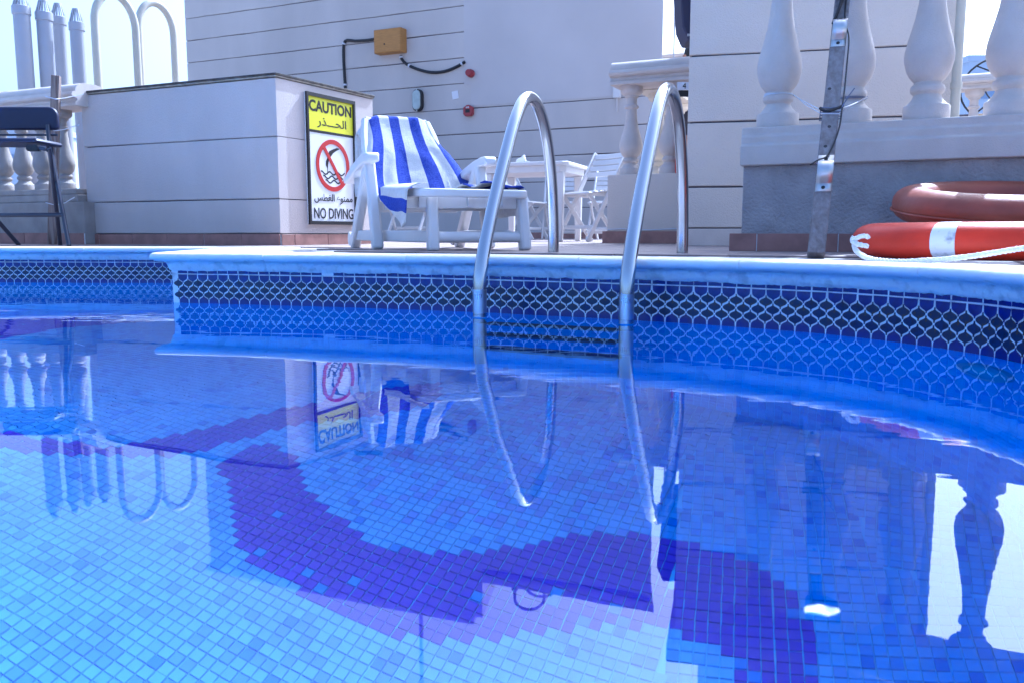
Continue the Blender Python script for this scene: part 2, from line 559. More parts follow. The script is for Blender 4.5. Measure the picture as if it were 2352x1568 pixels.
def ogee(h0, h1, full=True, n=16, gap=0.0031, side=None):
    """Lantern outline between heights h0 < h1 (points at both ends)."""
    L = []
    for i in range(n + 1):
        t = i / n
        w = PITCHT / 4 * (1 - sqc(math.cos(2 * math.pi * t)))
        # slightly squarer shoulders, narrow bracket necks
        w = max(0.0012, w - gap)
        L.append((w, h0 + gap + (h1 - h0 - 2 * gap) * t))
    return [(w, z) for w, z in L] + [(-w, z) for w, z in reversed(L)]

def plate(poly, depth=0.0012, dome=0.0):
    mb = MB()
    # x along wall, y = out of the wall towards the water (negative normal), z up
    n = len(poly)
    cx = sum(p[0] for p in poly) / n; cz = sum(p[1] for p in poly) / n
    front = [(x, -depth, z) for x, z in poly]
    inner = [((x - cx) * 0.86 + cx, -depth - 0.0003, (z - cz) * 0.86 + cz) for x, z in poly]
    back = [(x, 0.001, z) for x, z in poly]
    fs = [tuple(range(2 * n, 3 * n))] if False else []
    fs = [tuple(range(n, 2 * n))]
    for i in range(n):
        j = (i + 1) % n
        fs.append((i, j, n + j, n + i))
        fs.append((2 * n + i, 2 * n + j, j, i))
    mb.add(front + inner + back, fs)
    bm = bmesh.new()
    return mb

def top_fill():
    # between two lantern apexes: flat top, ogee flanks running down to a point between row-one shoulders
    n = 7; L = []
    half = PITCHT / 2
    for i in range(n + 1):
        t = 0.5 + 0.5 * i / n                       # lantern upper half
        w = PITCHT / 4 * (1 - sqc(math.cos(2 * math.pi * t)))
        L.append((max(0.001, half - w - 0.0031), Z_MID + (Z_AP - Z_MID) * t))
    L = [(w, z) for w, z in L if z > Z_MID]
    L[0] = (L[0][0], L[0][1] + 0.0024)
    L.append((half - 0.0022, 0.1025))
    return [(w, z) for w, z in L] + [(-w, z) for w, z in reversed(L)]

def bot_fill():
    n = 7; L = []
    half = PITCHT / 2
    L.append((half - 0.0014, -0.014))
    for i in range(n + 1):
        t = 0.5 * i / n
        w = PITCHT / 4 * (1 - sqc(math.cos(2 * math.pi * t)))
        L.append((max(0.001, half - w - 0.0031), Z_BOT + (Z_MID - Z_BOT) * t))
    L[-1] = (L[-1][0], L[-1][1] - 0.0024)
    return [(w, z) for w, z in L] + [(-w, z) for w, z in reversed(L)]

def fixed(mb, name, m):
    me = mb.mesh(name, m, 40)
    bm = bmesh.new(); bm.from_mesh(me)
    bmesh.ops.recalc_face_normals(bm, faces=bm.faces)
    bm.to_mesh(me); bm.free()
    return me

lan_poly1 = ogee(Z_MID, Z_AP); lan_poly3 = ogee(Z_BOT, Z_MID)
zq = (Z_MID - Z_BOT) / 2
lan_poly2 = ogee(Z_BOT + zq, Z_MID + zq)
lan_mes = {}
for k, poly in ((1, lan_poly1), (2, lan_poly2), (3, lan_poly3)):
    for c, m in enumerate((M_LANTERN, M_LANTERN2)):
        lan_mes[k, c] = fixed(plate(poly), 'lantern_tile', m)
top_me = fixed(plate(top_fill()), 'border_tile', M_COBALT)
bot_me = fixed(plate(bot_fill()), 'border_tile', M_COBALT)
trim_me = fixed(plate([(-PITCHT / 2 + 0.0016, 0.1065), (PITCHT / 2 - 0.0016, 0.1065), (PITCHT / 2 - 0.0016, 0.119), (-PITCHT / 2 + 0.0016, 0.119)]), 'trim_tile', M_COBALT)

def wall_frame(path, q):
    p, tg, nn = path.at(q)
    return Matrix(((tg.x, nn.x, 0, p.x), (tg.y, nn.y, 0, p.y), (0, 0, 1, 0), (0, 0, 0, 1)))

def tiled_wall(name, path, a0, a1):
    w = structure(name)
    pts, ns = path.cut(0, path.L)
    mb = MB()
    mb.grid([[(p.x, p.y, z) for p in pts] for z in (-POOL_D - 0.05, -0.02)])
    mb.build('underwater_wall', M_MOSG, w)
    mb = MB()
    mb.grid([[(p.x + n.x * 0.0012, p.y + n.y * 0.0012, z) for p, n in zip(pts, ns)] for z in (-0.02, 0.03, 0.08, 0.13)])
    mb.build('grout_bed', M_GROUT, w)
    n = int((a1 - a0) / PITCHT)
    for k in range(n):
        q = a0 + (k + 0.5) * PITCHT
        M = wall_frame(path, q)
        Mh = wall_frame(path, q + PITCHT / 2)
        jit = lambda: Matrix.Translation((random.uniform(-.0005, .0005), random.uniform(-.00015, .00015), random.uniform(-.0005, .0005))) @ Matrix.Rotation(random.uniform(-.012, .012), 4, 'Y')
        for row, mm in ((1, M), (2, Mh), (3, M)):
            c = 1 if random.random() < 0.30 else 0
            link('lantern_tile', lan_mes[row, c], w, mm @ jit())
        link('border_tile', top_me, w, Mh @ jit())
        link('border_tile', bot_me, w, Mh)
        if random.random() < 0.93: link('trim_tile', trim_me, w, Mh @ jit())
    return w

near_wall = tiled_wall('pool_wall', near_path, 0.004, near_path.L * 0.66)
far_wall = tiled_wall('pool_wall.001', far_path, far_path.L - 2.25, far_path.L - 0.35)
# the remaining, unseen sides of the pool
mb = MB()
allp = [back_b] + side_pts + [corner]
mb.grid([[(p.x, p.y, z) for p in allp] for z in (-POOL_D - 0.05, 0.13)])
allp = rest[:-1] + [back_a]
mb.grid([[(p.x, p.y, z) for p in allp] for z in (-POOL_D - 0.05, 0.13)])
mb.build('pool_wall_lining', M_MOS[1])['kind'] = 'structure'

# mosaic on the near wall under water
MP = 0.0235
def mosaic_box(mb, M, w, h, m):
    pass
wallset = []
arc0, arc1 = 0.0, near_path.L * 0.62
cols = int((arc1 - arc0) / MP); rows = int((POOL_D - 0.016) / MP)
for i in range(cols):
    q = arc0 + (i + 0.5) * MP
    p, tg, nn = near_path.at(q)
    for j in range(rows):
        z = -0.016 - (j + 0.5) * MP
        r = random.random()
        m = 2 if r < 0.14 else (3 if r < 0.17 else (1 if r < 0.5 else 0))
        wallset.append((p.x, p.y, z, tg.x, tg.y, m))
wallset.sort(key=lambda t: t[0] ** 2 + t[1] ** 2 + (t[2] + 0.1) ** 2 + (50 if (abs(t[0]) > 0.62 * t[1]) else 0))
def small_tile(m):
    mb = MB(); h = MP / 2 - 0.0011
    mb.obox((-h, -0.0016, -h), (2 * h, 0, 0), (0, 0.0026, 0), (0, 0, 2 * h))
    return mb.mesh('mosaic_tile', M_MOS[m], 0)
wt = [small_tile(m) for m in range(6)]
for x, y, z, tx, ty, m in wallset[:300]:
    M = Matrix(((tx, -ty, 0, x), (ty, tx, 0, y), (0, 0, 1, z), (0, 0, 0, 1)))
    link('mosaic_tile', wt[m], near_wall, M)
mb = MB(); h = MP / 2 - 0.0011
for x, y, z, tx, ty, m in wallset[300:]:
    mb.obox((x - tx * h + ty * 0.0016, y - ty * h - tx * 0.0016, z - h), (tx * 2 * h, ty * 2 * h, 0), (-ty * 0.0026, tx * 0.0026, 0), (0, 0, 2 * h), m)
mb.build('wall_mosaic', M_MOS, near_wall, sharp=0)['kind'] = 'stuff'

# ------------------------------------------------------------------ pool floor mosaic
floor = structure('pool_floor')
mb = MB(); mb.obox((-6.3, -2.2, -POOL_D - 0.10), (7.8, 0, 0), (0, 7.2, 0), (0, 0, 0.0975))
mb.build('grout_bed', M_MOSG, floor)

def floor_px(x, y):
    """Floor point seen through the still water in picture column x, row y."""
    d = ray(x, y).normalized()
    hit = Vector((0, 0, EYE)) + d * (-EYE / d.z)
    k = 1 / 1.333
    c = -d.z
    t = d * k + UP * (k * c - math.sqrt(max(0, 1 - k * k * (1 - c * c))))
    return hit + t * (-POOL_D / t.z)

violet_px = [
    [(-60, 985), (120, 1012), (250, 1030), (336, 1014), (476, 986), (650, 941), (880, 895), (1010, 880), (1010, 925), (880, 955), (650, 985), (476, 1036), (392, 1052), (252, 1050), (120, 1045), (-60, 1030)],
    [(500, 1068), (610, 1018), (672, 1050), (690, 1110), (735, 1160), (790, 1205), (862, 1262), (956, 1275), (1040, 1286), (1103, 1275), (1186, 1265), (1244, 1249),
     (1323, 1234), (1448, 1234), (1548, 1252), (1603, 1260), (1718, 1297), (1797, 1349), (1823, 1375), (1849, 1433), (1881, 1464), (1886, 1640), (1680, 1640),
     (1671, 1512), (1640, 1496), (1545, 1452), (1454, 1443), (1391, 1448), (1270, 1448), (1166, 1469), (1050, 1475), (972, 1480), (835, 1443), (740, 1400), (660, 1345), (590, 1310), (535, 1240), (527, 1130)],
    [(-60, 705), (150, 712), (395, 712), (560, 716), (560, 730), (395, 735), (150, 752), (-60, 790)],
]
violet = [[floor_px(*q) for q in poly] for poly in violet_px]
slate_px = [(830, 1060), (1010, 960), (1240, 900), (1500, 900), (1480, 1090), (1430, 1240), (1250, 1235), (1050, 1200), (960, 1215), (860, 1170)]
slate = [floor_px(*q) for q in slate_px]
turn_px = [(1500, 1700), (1565, 1235), (1552, 1060), (1700, 1010), (1950, 1130), (2020, 1300), (2352, 1420), (2500, 1500), (2500, 1800)]
turn = [floor_px(*q) for q in turn_px]
a = floor_px(628, 1261); b = floor_px(745.6, 1155)
angA = math.atan2((b - a).y, (b - a).x)
a = floor_px(1530, 1540); b = floor_px(1556, 1265)
angB = math.atan2((b - a).y, (b - a).x)
def bbox(poly):
    return min(p.x for p in poly), max(p.x for p in poly), min(p.y for p in poly), max(p.y for p in poly)
bbs = [bbox(v) for v in violet]; bbS = bbox(slate); bbT = bbox(turn)
outl = [(p.x, p.y) for p in whole.p[:-1]][::2]
tiles = []
for zone, ang in ((0, angA), (1, angB)):
    ca, sa = math.cos(ang), math.sin(ang)
    for i in range(-210, 210):
        for j in range(-210, 210):
            lx, ly = i * MP + 0.0010 * (i // 12), j * MP + 0.0010 * (j // 12)
            x = -1.0 + lx * ca - ly * sa
            y = 2.6 + lx * sa + ly * ca
            if not (0.85 < y < 4.6 and -3.9 < x < 1.35): continue
            if x > 0.80 * y + 0.15 or x < -0.80 * y - 0.25: continue
            inT = bbT[0] < x < bbT[1] and bbT[2] < y < bbT[3] and inside(turn, x, y)
            if inT != (zone == 1): continue
            cls = None
            for v, bb in zip(violet, bbs):
                if bb[0] < x < bb[1] and bb[2] < y < bb[3] and inside(v, x, y): cls = 4; break
            r = random.random()
            patch = noise.noise(Vector((x * 1.6, y * 1.6, 2.0)))
            if cls == 4:
                m = 4 if r < 0.985 else 3
            elif bbS[0] < x < bbS[1] and bbS[2] < y < bbS[3] and inside(slate, x, y):
                m = 5 if r < 0.36 else (0 if r < 0.80 else 1)
            elif zone == 1:
                m = 3 if r < 0.06 else (2 if r < 0.20 else (1 if r < 0.55 else 0))
            else:
                k = 0.08 + 0.62 * max(0, patch - 0.02) + 0.26 * max(0.0, min(1.0, (1.75 - y) / 0.45)) * max(0.0, min(1.0, (0.15 - x) / 0.5))
                m = 2 if r < k else (3 if r < k + 0.03 else (1 if r < 0.55 else 0))
            jx = random.gauss(0, 0.00035); jy = random.gauss(0, 0.00035)
            tiles.append((x + jx, y + jy, ang + random.gauss(0, 0.012), m, (-0.0006 if zone else 0.0) + random.uniform(-0.0002, 0.0002)))
def shown(t):
    x, y = t[0], t[1]
    return (x * x + y * y) if abs(x) < 0.56 * y + 0.05 and y > 1.25 else 900 + x * x + y * y
tiles.sort(key=shown)
ft = []
for m in range(6):
    mb = MB(); h = MP / 2 - 0.0011
    mb.obox((-h, -h, -0.0012), (2 * h, 0, 0), (0, 2 * h, 0), (0, 0, 0.0032))
    ft.append(mb.mesh('mosaic_tile', M_MOS[m], 0))
for x, y, ang, m, dz in tiles[:300]:
    link('mosaic_tile', ft[m], floor, Matrix.Translation((x, y, -POOL_D + dz)) @ Matrix.Rotation(ang, 4, 'Z'))
mb = MB()
h = MP / 2 - 0.0011
for x, y, ang, m, dz in tiles[300:]:
    zt = -POOL_D + 0.002 + dz; zb = -POOL_D - 0.001
    ca, sa = math.cos(ang) * h, math.sin(ang) * h
    c4 = [(x - ca + sa, y - sa - ca), (x + ca + sa, y + sa - ca), (x + ca - sa, y + sa + ca), (x - ca - sa, y - sa + ca)]
    mb.add([(a_, b_, zt) for a_, b_ in c4] + [(a_, b_, zb) for a_, b_ in c4],
           [(0, 1, 2, 3), (4, 5, 1, 0), (5, 6, 2, 1), (6, 7, 3, 2), (7, 4, 0, 3)], m)
mb.build('floor_mosaic', M_MOS, floor, sharp=0)['kind'] = 'stuff'

# ------------------------------------------------------------------ water
m = bpy.data.materials.new('pool water'); m.use_nodes = True
nt = m.node_tree
nt.nodes.remove(nt.nodes['Principled BSDF'])
gl = nt.nodes.new('ShaderNodeBsdfGlass')
gl.inputs['Color'].default_value = (0.90, 0.97, 1.0, 1)
gl.inputs['IOR'].default_value = 1.333
gl.inputs['Roughness'].default_value = 0.0
tc = nt.nodes.new('ShaderNodeTexCoord')
mp = nt.nodes.new('ShaderNodeMapping'); mp.inputs['Scale'].default_value = (7.0, 22.0, 1.0)
nt.links.new(tc.outputs['Object'], mp.inputs['Vector'])
n1 = nt.nodes.new('ShaderNodeTexNoise'); n1.inputs['Scale'].default_value = 1.0; n1.inputs['Detail'].default_value = 1.5
nt.links.new(mp.outputs[0], n1.inputs['Vector'])
n2 = nt.nodes.new('ShaderNodeTexNoise'); n2.inputs['Scale'].default_value = 0.9; n2.inputs['Detail'].default_value = 1.0
nt.links.new(tc.outputs['Object'], n2.inputs['Vector'])
rp = nt.nodes.new('ShaderNodeMapRange'); rp.inputs['From Min'].default_value = 0.41; rp.inputs['From Max'].default_value = 0.72
nt.links.new(n2.outputs[0], rp.inputs['Value'])
ml = nt.nodes.new('ShaderNodeMath'); ml.operation = 'MULTIPLY'
nt.links.new(n1.outputs[0], ml.inputs[0]); nt.links.new(rp.outputs[0], ml.inputs[1])
bp = nt.nodes.new('ShaderNodeBump'); bp.inputs['Strength'].default_value = 1.0; bp.inputs['Distance'].default_value = 0.00045
nt.links.new(ml.outputs[0], bp.inputs['Height'])
nt.links.new(bp.outputs[0], gl.inputs['Normal'])
nt.links.new(gl.outputs[0], nt.nodes['Material Output'].inputs['Surface'])
M_WATER = m

def wave(x, y):
    a = 0.00095 * noise.noise(Vector((x * 2.2, y * 2.9, 0.3)))
    b = 0.00016 * noise.noise(Vector((x * 5.0 + 4, y * 7.0, 1.3)))
    far = max(0.0, min(1.0, (y - 1.6) / 1.6)) * (0.35 + 0.65 * max(0.0, min(1.0, (0.2 - x) / 1.2)))
    c = 0.00026 * far * noise.noise(Vector((x * 14.0, y * 40.0, 4.0)))
    d = 0.0036 * (1 - math.cos(math.pi * max(0.0, min(1.0, (y - 0.2) / 2.2)))) * (-0.5)
    return a + b + c + d + 0.0036
W_STEP = 0.016
wx = np.arange(-6.4, 1.5, W_STEP); wy = np.arange(-1.9, 4.75, W_STEP)
olv = [(p.x + n.x * 0.03, p.y + n.y * 0.03) for p, n in zip(whole.p[:-1], whole.n[:-1])]
nx, ny = len(wx), len(wy)
# scanline inside test
keep = np.zeros((ny - 1, nx - 1), bool)
oa = np.array(olv)
for i in range(ny - 1):
    yy = wy[i] + W_STEP / 2
    x1, y1 = oa[:, 0], oa[:, 1]; x2, y2 = np.roll(x1, -1), np.roll(y1, -1)
    k = (y1 > yy) != (y2 > yy)
    xs = np.sort(x1[k] + (yy - y1[k]) * (x2[k] - x1[k]) / (y2[k] - y1[k]))
    for a, b in zip(xs[::2], xs[1::2]):
        keep[i] |= (wx[:-1] + W_STEP / 2 > a) & (wx[:-1] + W_STEP / 2 < b)
idx = -np.ones((ny, nx), int)
used = np.zeros((ny, nx), bool)
used[:-1, :-1] |= keep; used[1:, :-1] |= keep; used[:-1, 1:] |= keep; used[1:, 1:] |= keep
idx[used] = np.arange(used.sum())
verts = []
for i, j in zip(*np.nonzero(used)):
    x, y = float(wx[j]), float(wy[i])
    fine = y > 0.2 and abs(x) < 0.75 * y + 0.3
    verts.append((x, y, wave(x, y) if fine else 0.0))
faces = [(int(idx[i, j]), int(idx[i, j + 1]), int(idx[i + 1, j + 1]), int(idx[i + 1, j])) for i, j in zip(*np.nonzero(keep))]
me = bpy.data.meshes.new('water'); me.from_pydata(verts, [], faces)
me.polygons.foreach_set('use_smooth', [True] * len(me.polygons))
me.materials.append(M_WATER); me.update()
water = bpy.data.objects.new('water', me); COL.objects.link(water); water['kind'] = 'structure'


def course(parent, name, P0, D, Ln, B, z0, z1, m, amp=0.0025, seed=0.0, step=0.10):
    """One rendered course: hand-cut joints wander a little, the face is a shade uneven."""
    D = Vector(D).normalized(); B = Vector(B)
    n = max(2, int(Ln / step)); out = D.cross(UP)
    if out.dot(B) > 0: out = -out
    rows = []
    ch = 0.004
    for i in range(n + 1):
        q = Ln * i / n
        a = amp * noise.noise(Vector((q * 1.7, z0 * 5, seed))); b = amp * noise.noise(Vector((q * 1.7, z1 * 5, seed + 9)))
        a += amp * .5 * noise.noise(Vector((q * 9, z0 * 5, seed))); b += amp * .5 * noise.noise(Vector((q * 9, z1 * 5, seed + 9)))
        f = out * 0.002 * noise.noise(Vector((q * 1.2, z1, seed + 4)))
        p = P0 + D * q
        rows.append([p + f + UP * (z0 + a + ch), p + f + UP * (z1 + b - ch), p - out * ch + UP * (z1 + b), p + B + UP * (z1 + b), p + B + UP * (z0 + a), p - out * ch + UP * (z0 + a)])
    vs_ = [p for r in rows for p in r]; fs = []
    for i in range(n):
        for j in range(6):
            j2 = (j + 1) % 6
            fs.append((i * 6 + j, (i + 1) * 6 + j, (i + 1) * 6 + j2, i * 6 + j2))
    fs += [tuple(reversed(range(6))), tuple(range(n * 6, n * 6 + 6))]
    if D.cross(UP).dot(out) < 0: fs = [tuple(reversed(f)) for f in fs]
    mb = MB(); mb.add(vs_, fs)
    return mb.build(name, m, parent, sharp=25)

# ------------------------------------------------------------------ low rendered block with the sign
BC = at(632, 170, 5.15)                    # its front corner at the top
BZ = BC.z
BC2 = V2(BC)
b_left = Vector((-2.86, 5.82, 0)); b_right = Vector((-0.957, 5.98, 0))
bx = (b_left - BC2).normalized(); blen = (b_left - BC2).length + 0.02
by = (b_right - BC2).normalized(); bdep = (b_right - BC2).length
blk = thing('rendered_block', 'low grey rendered block wall with the caution sign on its side', 'wall', (BC2.x, BC2.y, DECK))
SKT = 0.248                                # top of the skirting
zs = [SKT]
for yy in (457, 313):
    v = at(632, yy, 5.15).z
    zs.append(v)
zs.append(BZ - 0.018)
mb = MB()
e = 0.014
mb.obox(BC2 + bx * e + by * e + UP * DECK, bx * (blen - 2 * e), by * (bdep - 2 * e), UP * (BZ - 0.02 - DECK))
mb.build('block_core', M_JOINT, blk)
for z0, z1 in zip(zs, zs[1:]):
    course(blk, 'rendered_course', BC2, bx, blen, by * bdep, z0 + 0.0026, z1 - 0.0026, M_PLASTER)
mb = MB()
mb.obox(BC2 - bx * 0.008 - by * 0.008 + UP * (BZ - 0.016), bx * (blen + 0.01), by * (bdep + 0.016), UP * 0.008)
mb.build('edge_strip', M_EDGE2, blk)
P = []
nseg = 60
mb = MB()
mb.obox(BC2 - bx * 0.012 - by * 0.012 + UP * (BZ - 0.008), bx * (blen + 0.012), by * (bdep + 0.024), UP * 0.014)
mb.build('roof_edging', M_EDGE, blk, bevel=0.003)

def skirting(parent, P0, D, L, nrm, z0=DECK, z1=SKT, step=0.31, out=0.012, phase=0.0):
    D = D.normalized(); nrm = nrm.normalized()
    mb = MB(); mb.obox(P0 + UP * (z0 - 0.01) , D * L, nrm * (out - 0.004), UP * (z1 - z0 + 0.006))
    mb.build('skirting_bed', M_GROUT, parent)
    q = -phase
    while q < L - 0.01:
        a, b = max(0.0, q + 0.002), min(L, q + step - 0.002)
        if b - a > 0.01:
            mb = MB(); mb.obox(P0 + D * a + UP * z0, D * (b - a), nrm * (out + random.uniform(-.001, .001)), UP * (z1 - z0 - random.uniform(0, .003)))
            mb.build('skirting_tile', M_SKIRT, parent, bevel=0.0015)
        q += step
skirting(blk, BC2, bx, blen, -by, phase=0.02)
skirting(blk, BC2, by, bdep, -bx, phase=0.2)

# ------------------------------------------------------------------ caution sign
sx0 = on_line(BC2, by, 697, at(700, 210, 5.2).z); 
Ysl = (BC2 + by * sx0).y
s_top = at(697, 210, Ysl).z; s_bot = at(705, 516, Ysl).z
sx1 = on_line(BC2, by, 809, s_top)
SW, SH = sx1 - sx0, s_top - s_bot
SO = BC2 + by * sx0 - bx * 0.003 + UP * s_bot
sX, sY, sZ = by, UP, -bx
sgn = thing('caution_sign', 'tall caution no diving sign fixed to the rendered block', 'sign', tuple(SO))
mb = MB(); mb.obox(SO, sX * SW, sZ * 0.008, sY * SH); mb.build('board', M_SIGNW, sgn)
fw = 0.022
for (x0, y0, w, h) in ((0, 0, SW, fw), (0, SH - fw, SW, fw), (0, fw, fw * 0.8, SH - 2 * fw), (SW - fw * 0.8, fw, fw * 0.8, SH - 2 * fw)):
    mb = MB(); mb.obox(SO + sX * x0 + sY * y0 + sZ * 0.003, sX * w, sZ * 0.018, sY * h)
    mb.build('frame_bar', M_SIGNK, sgn)
yb = SH * 0.705
mb = MB(); mb.obox(SO + sX * fw * 0.8 + sY * (yb + 0.016) + sZ * 0.008, sX * (SW - 1.6 * fw), sZ * 0.0015, sY * (SH - fw - yb - 0.016)); mb.build('yellow_panel', M_SIGNY, sgn)
mb = MB(); mb.obox(SO + sX * fw * 0.8 + sY * yb + sZ * 0.008, sX * (SW - 1.6 * fw), sZ * 0.002, sY * 0.016); mb.build('divider', M_SIGNK, sgn)

def text_mesh(body, w, h, bold=0.0, rev=False):
    c = bpy.data.curves.new('lettering', 'FONT'); c.body = body[::-1] if rev else body
    c.offset = bold; c.extrude = 0.0; c.resolution_u = 3
    o = bpy.data.objects.new('lettering', c); COL.objects.link(o)
    dg = bpy.context.evaluated_depsgraph_get(); dg.update()
    me = bpy.data.meshes.new_from_object(o.evaluated_get(dg))
    bpy.data.objects.remove(o); bpy.data.curves.remove(c)
    co = np.array([v.co for v in me.vertices])
    lo, hi = co.min(0), co.max(0)
    mb = MB()
    vs_ = [((p[0] - lo[0]) / (hi[0] - lo[0]) * w, (p[1] - lo[1]) / (hi[1] - lo[1]) * h) for p in co]
    fs = [tuple(f.vertices) for f in me.polygons]
    bpy.data.meshes.remove(me)
    return vs_, fs

def lettering(body, x, y, w, h, parent, name='lettering', m=M_SIGNK, bold=0.0, rev=False, lift=0.0105, O=None, X=None, Y=None, Z=None):
    O = SO if O is None else O; X = X or sX; Y = Y or sY; Z = Z or sZ
    v, f = text_mesh(body, w, h, bold, rev)
    mb = MB()
    mb.add([O + X * (x + a) + Y * (y + b) + Z * lift for a, b in v], f)
    # face the viewer
    if f:
        p = [Vector(mb.v[i]) for i in f[0][:3]]
        if (p[1] - p[0]).cross(p[2] - p[0]).dot(Z) < 0: mb.f = [tuple(reversed(q)) for q in mb.f]
    o = mb.build(name, m, parent, sharp=0)
    o.modifiers.new('thick', 'SOLIDIFY').thickness = 0.001
    return o
lettering('CAUTION', SW * 0.065, SH * 0.862, SW * 0.87, SH * 0.088, sgn, bold=0.034)
lettering('\ufe8d\ufedf\ufea4\u0640\u0640\u0640\ufeac \ufead'.replace(' ', ''), SW * 0.22, SH * 0.745, SW * 0.60, SH * 0.085, sgn, bold=0.012, rev=True)
lettering('\ufee3\ufee4\ufee8\ufeee\ufec9 \ufe8d\ufedf\ufed0\ufec4\ufeb2', SW * 0.12, SH * 0.155, SW * 0.80, SH * 0.085, sgn, bold=0.016, rev=True)
lettering('NO DIVING', SW * 0.11, SH * 0.045, SW * 0.82, SH * 0.085, sgn, bold=0.012)
# the red ring, the bar, the diver and the waves
cx, cy, ro, ri = SW * 0.52, SH * 0.465, SW * 0.345, SW * 0.285
N = 48
mb = MB()
ringp = []
for k in range(N):
    a = 2 * math.pi * k / N
    ringp.append((math.cos(a), math.sin(a)))
def sp(x, y, l): return SO + sX * x + sY * y + sZ * l
vsr = [sp(cx + c * ro, cy + s_ * ro, 0.0115) for c, s_ in ringp] + [sp(cx + c * ri, cy + s_ * ri, 0.0115) for c, s_ in ringp]
vsr += [sp(cx + c * ro, cy + s_ * ro, 0.008) for c, s_ in ringp] + [sp(cx + c * ri, cy + s_ * ri, 0.008) for c, s_ in ringp]
fsr = []
for k in range(N):
    j = (k + 1) % N
    fsr += [(k, j, N + j, N + k), (2 * N + k, 2 * N + j, j, k), (N + k, N + j, 3 * N + j, 3 * N + k)]
mb.add(vsr, fsr)
mb.build('prohibition_ring', M_SIGNR, sgn)
mb = MB()
d45 = Vector((math.cos(R(-52)), math.sin(R(-52))))
p0 = Vector((cx, cy)) - d45 * (ri + 0.004); nb = Vector((-d45.y, d45.x)) * SW * 0.026
mb.prism([(p0.x + nb.x, p0.y + nb.y), (p0.x - nb.x, p0.y - nb.y), (p0.x - nb.x + d45.x * 2 * (ri + .004), p0.y - nb.y + d45.y * 2 * (ri + .004)), (p0.x + nb.x + d45.x * 2 * (ri + .004), p0.y + nb.y + d45.y * 2 * (ri + .004))],
         SO + sZ * 0.0095, sX, sY, sZ, 0.0025)
mb.build('prohibition_bar', M_SIGNR, sgn)
def stroke(pts, w):
    L = []; Rr = []
    for i, p in enumerate(pts):
        a = Vector(pts[max(0, i - 1)]); b = Vector(pts[min(len(pts) - 1, i + 1)])
        t = (b - a).normalized(); n = Vector((-t.y, t.x))
        ww = w[i] if isinstance(w, (list, tuple)) else w
        L.append((p[0] + n.x * ww / 2, p[1] + n.y * ww / 2)); Rr.append((p[0] - n.x * ww / 2, p[1] - n.y * ww / 2))
    return L + Rr[::-1]
def strip(pts, w, name, l0=0.0088):
    poly = stroke(pts, w); n = len(pts)
    mb = MB()
    a = [SO + sX * p[0] + sY * p[1] + sZ * l0 for p in poly]
    fs = [(i, i + 1, 2 * n - 2 - i, 2 * n - 1 - i) for i in range(n - 1)]
    p = [a[i] for i in fs[0][:3]]
    if (p[1] - p[0]).cross(p[2] - p[0]).dot(sZ) < 0: fs = [tuple(reversed(f)) for f in fs]
    mb.add(a, fs)
    o = mb.build(name, M_SIGNK, sgn, sharp=0)
    o.modifiers.new('thick', 'SOLIDIFY').thickness = 0.0006
u = ro
for row, yy in enumerate((-0.30, -0.46, -0.62)):
    hw = 0.72 - 0.13 * row
    pts = [(cx + (-hw + 2 * hw * k / 40) * u, cy + (yy + 0.055 * math.sin(2 * math.pi * 3 * k / 40 * hw / 0.72 + 1.2)) * u) for k in range(41)]
    strip(pts, 0.058 * u, 'wave_line')
strip([(cx + x * u, cy + y * u) for x, y in ((-0.33, -0.36), (-0.33, -0.12), (-0.36, 0.0), (-0.34, 0.12), (-0.28, 0.24), (-0.22, 0.36), (-0.14, 0.46), (-0.02, 0.54), (0.12, 0.60), (0.28, 0.66), (0.42, 0.68))],
      [0.02 * u, 0.04 * u, 0.14 * u, 0.15 * u, 0.11 * u, 0.17 * u, 0.21 * u, 0.15 * u, 0.12 * u, 0.09 * u, 0.02 * u], 'diver_pictogram')

# ------------------------------------------------------------------ the tall building behind
bwP = V2(at(1100, 480, 12.7)); 
zB = lambda y: at(1100, y, 12.7).z
tl = on_line(bwP, WALL, 434, 2.5); tr = on_line(bwP, WALL, 1521, 2.5)
bldg = thing('roof_building', 'tall grey rendered building with grooved courses behind the chairs', 'building', (bwP.x, bwP.y, DECK))
BTOP = 5.7
BTOP2 = 4.87                              # lower roof over the smooth part
P0 = bwP + WALL * tl
Lb = tl - tr
t_sm = on_line(bwP, WALL, 1066, 3.0)      # where the smooth render starts
BD = Vector((0.12, 1.0, 0)) * 3.0
mb = MB(); mb.obox(P0 - WALL * 0.02 + DEEP * 0.02 + UP * DECK, -WALL * (Lb - 0.04), BD, UP * (4.8 - DECK)); mb.build('building_core', M_JOINT, bldg)
Lb1 = tl - on_line(bwP, WALL, 1100, 5.0)
crs = 0.3635
z = zB(480) - 2 * crs
k = 0
while z < BTOP:
    z0 = max(DECK, z); z1 = min(z + crs, BTOP)
    if z1 > z0 + 0.05:
        course(bldg, 'rendered_course', P0, -WALL, Lb if z0 < BTOP2 - 0.3 else Lb1, BD + Vector((0.004, 0.04, 0)), z0 + 0.006, z1 - 0.006, M_FARWALL, 0.006, 3.0, 0.25)
    z += crs
z_patch = zB(243)
mb = MB()
mb.obox(bwP + WALL * t_sm - DEEP * 0.0050 + UP * (z_patch + 0.3), -WALL * (t_sm - tr - 0.0), DEEP * 0.004, UP * (BTOP2 - 0.1 - z_patch - 0.3))
t2 = on_line(bwP, WALL, 1082, 2.0)
mb.obox(bwP + WALL * t2 - DEEP * 0.0045 + UP * z_patch, -WALL * (t2 - tr - 0.0), DEEP * 0.0035, UP * 0.3)
mb.build('smooth_render', M_SMOOTH, bldg, sharp=0)
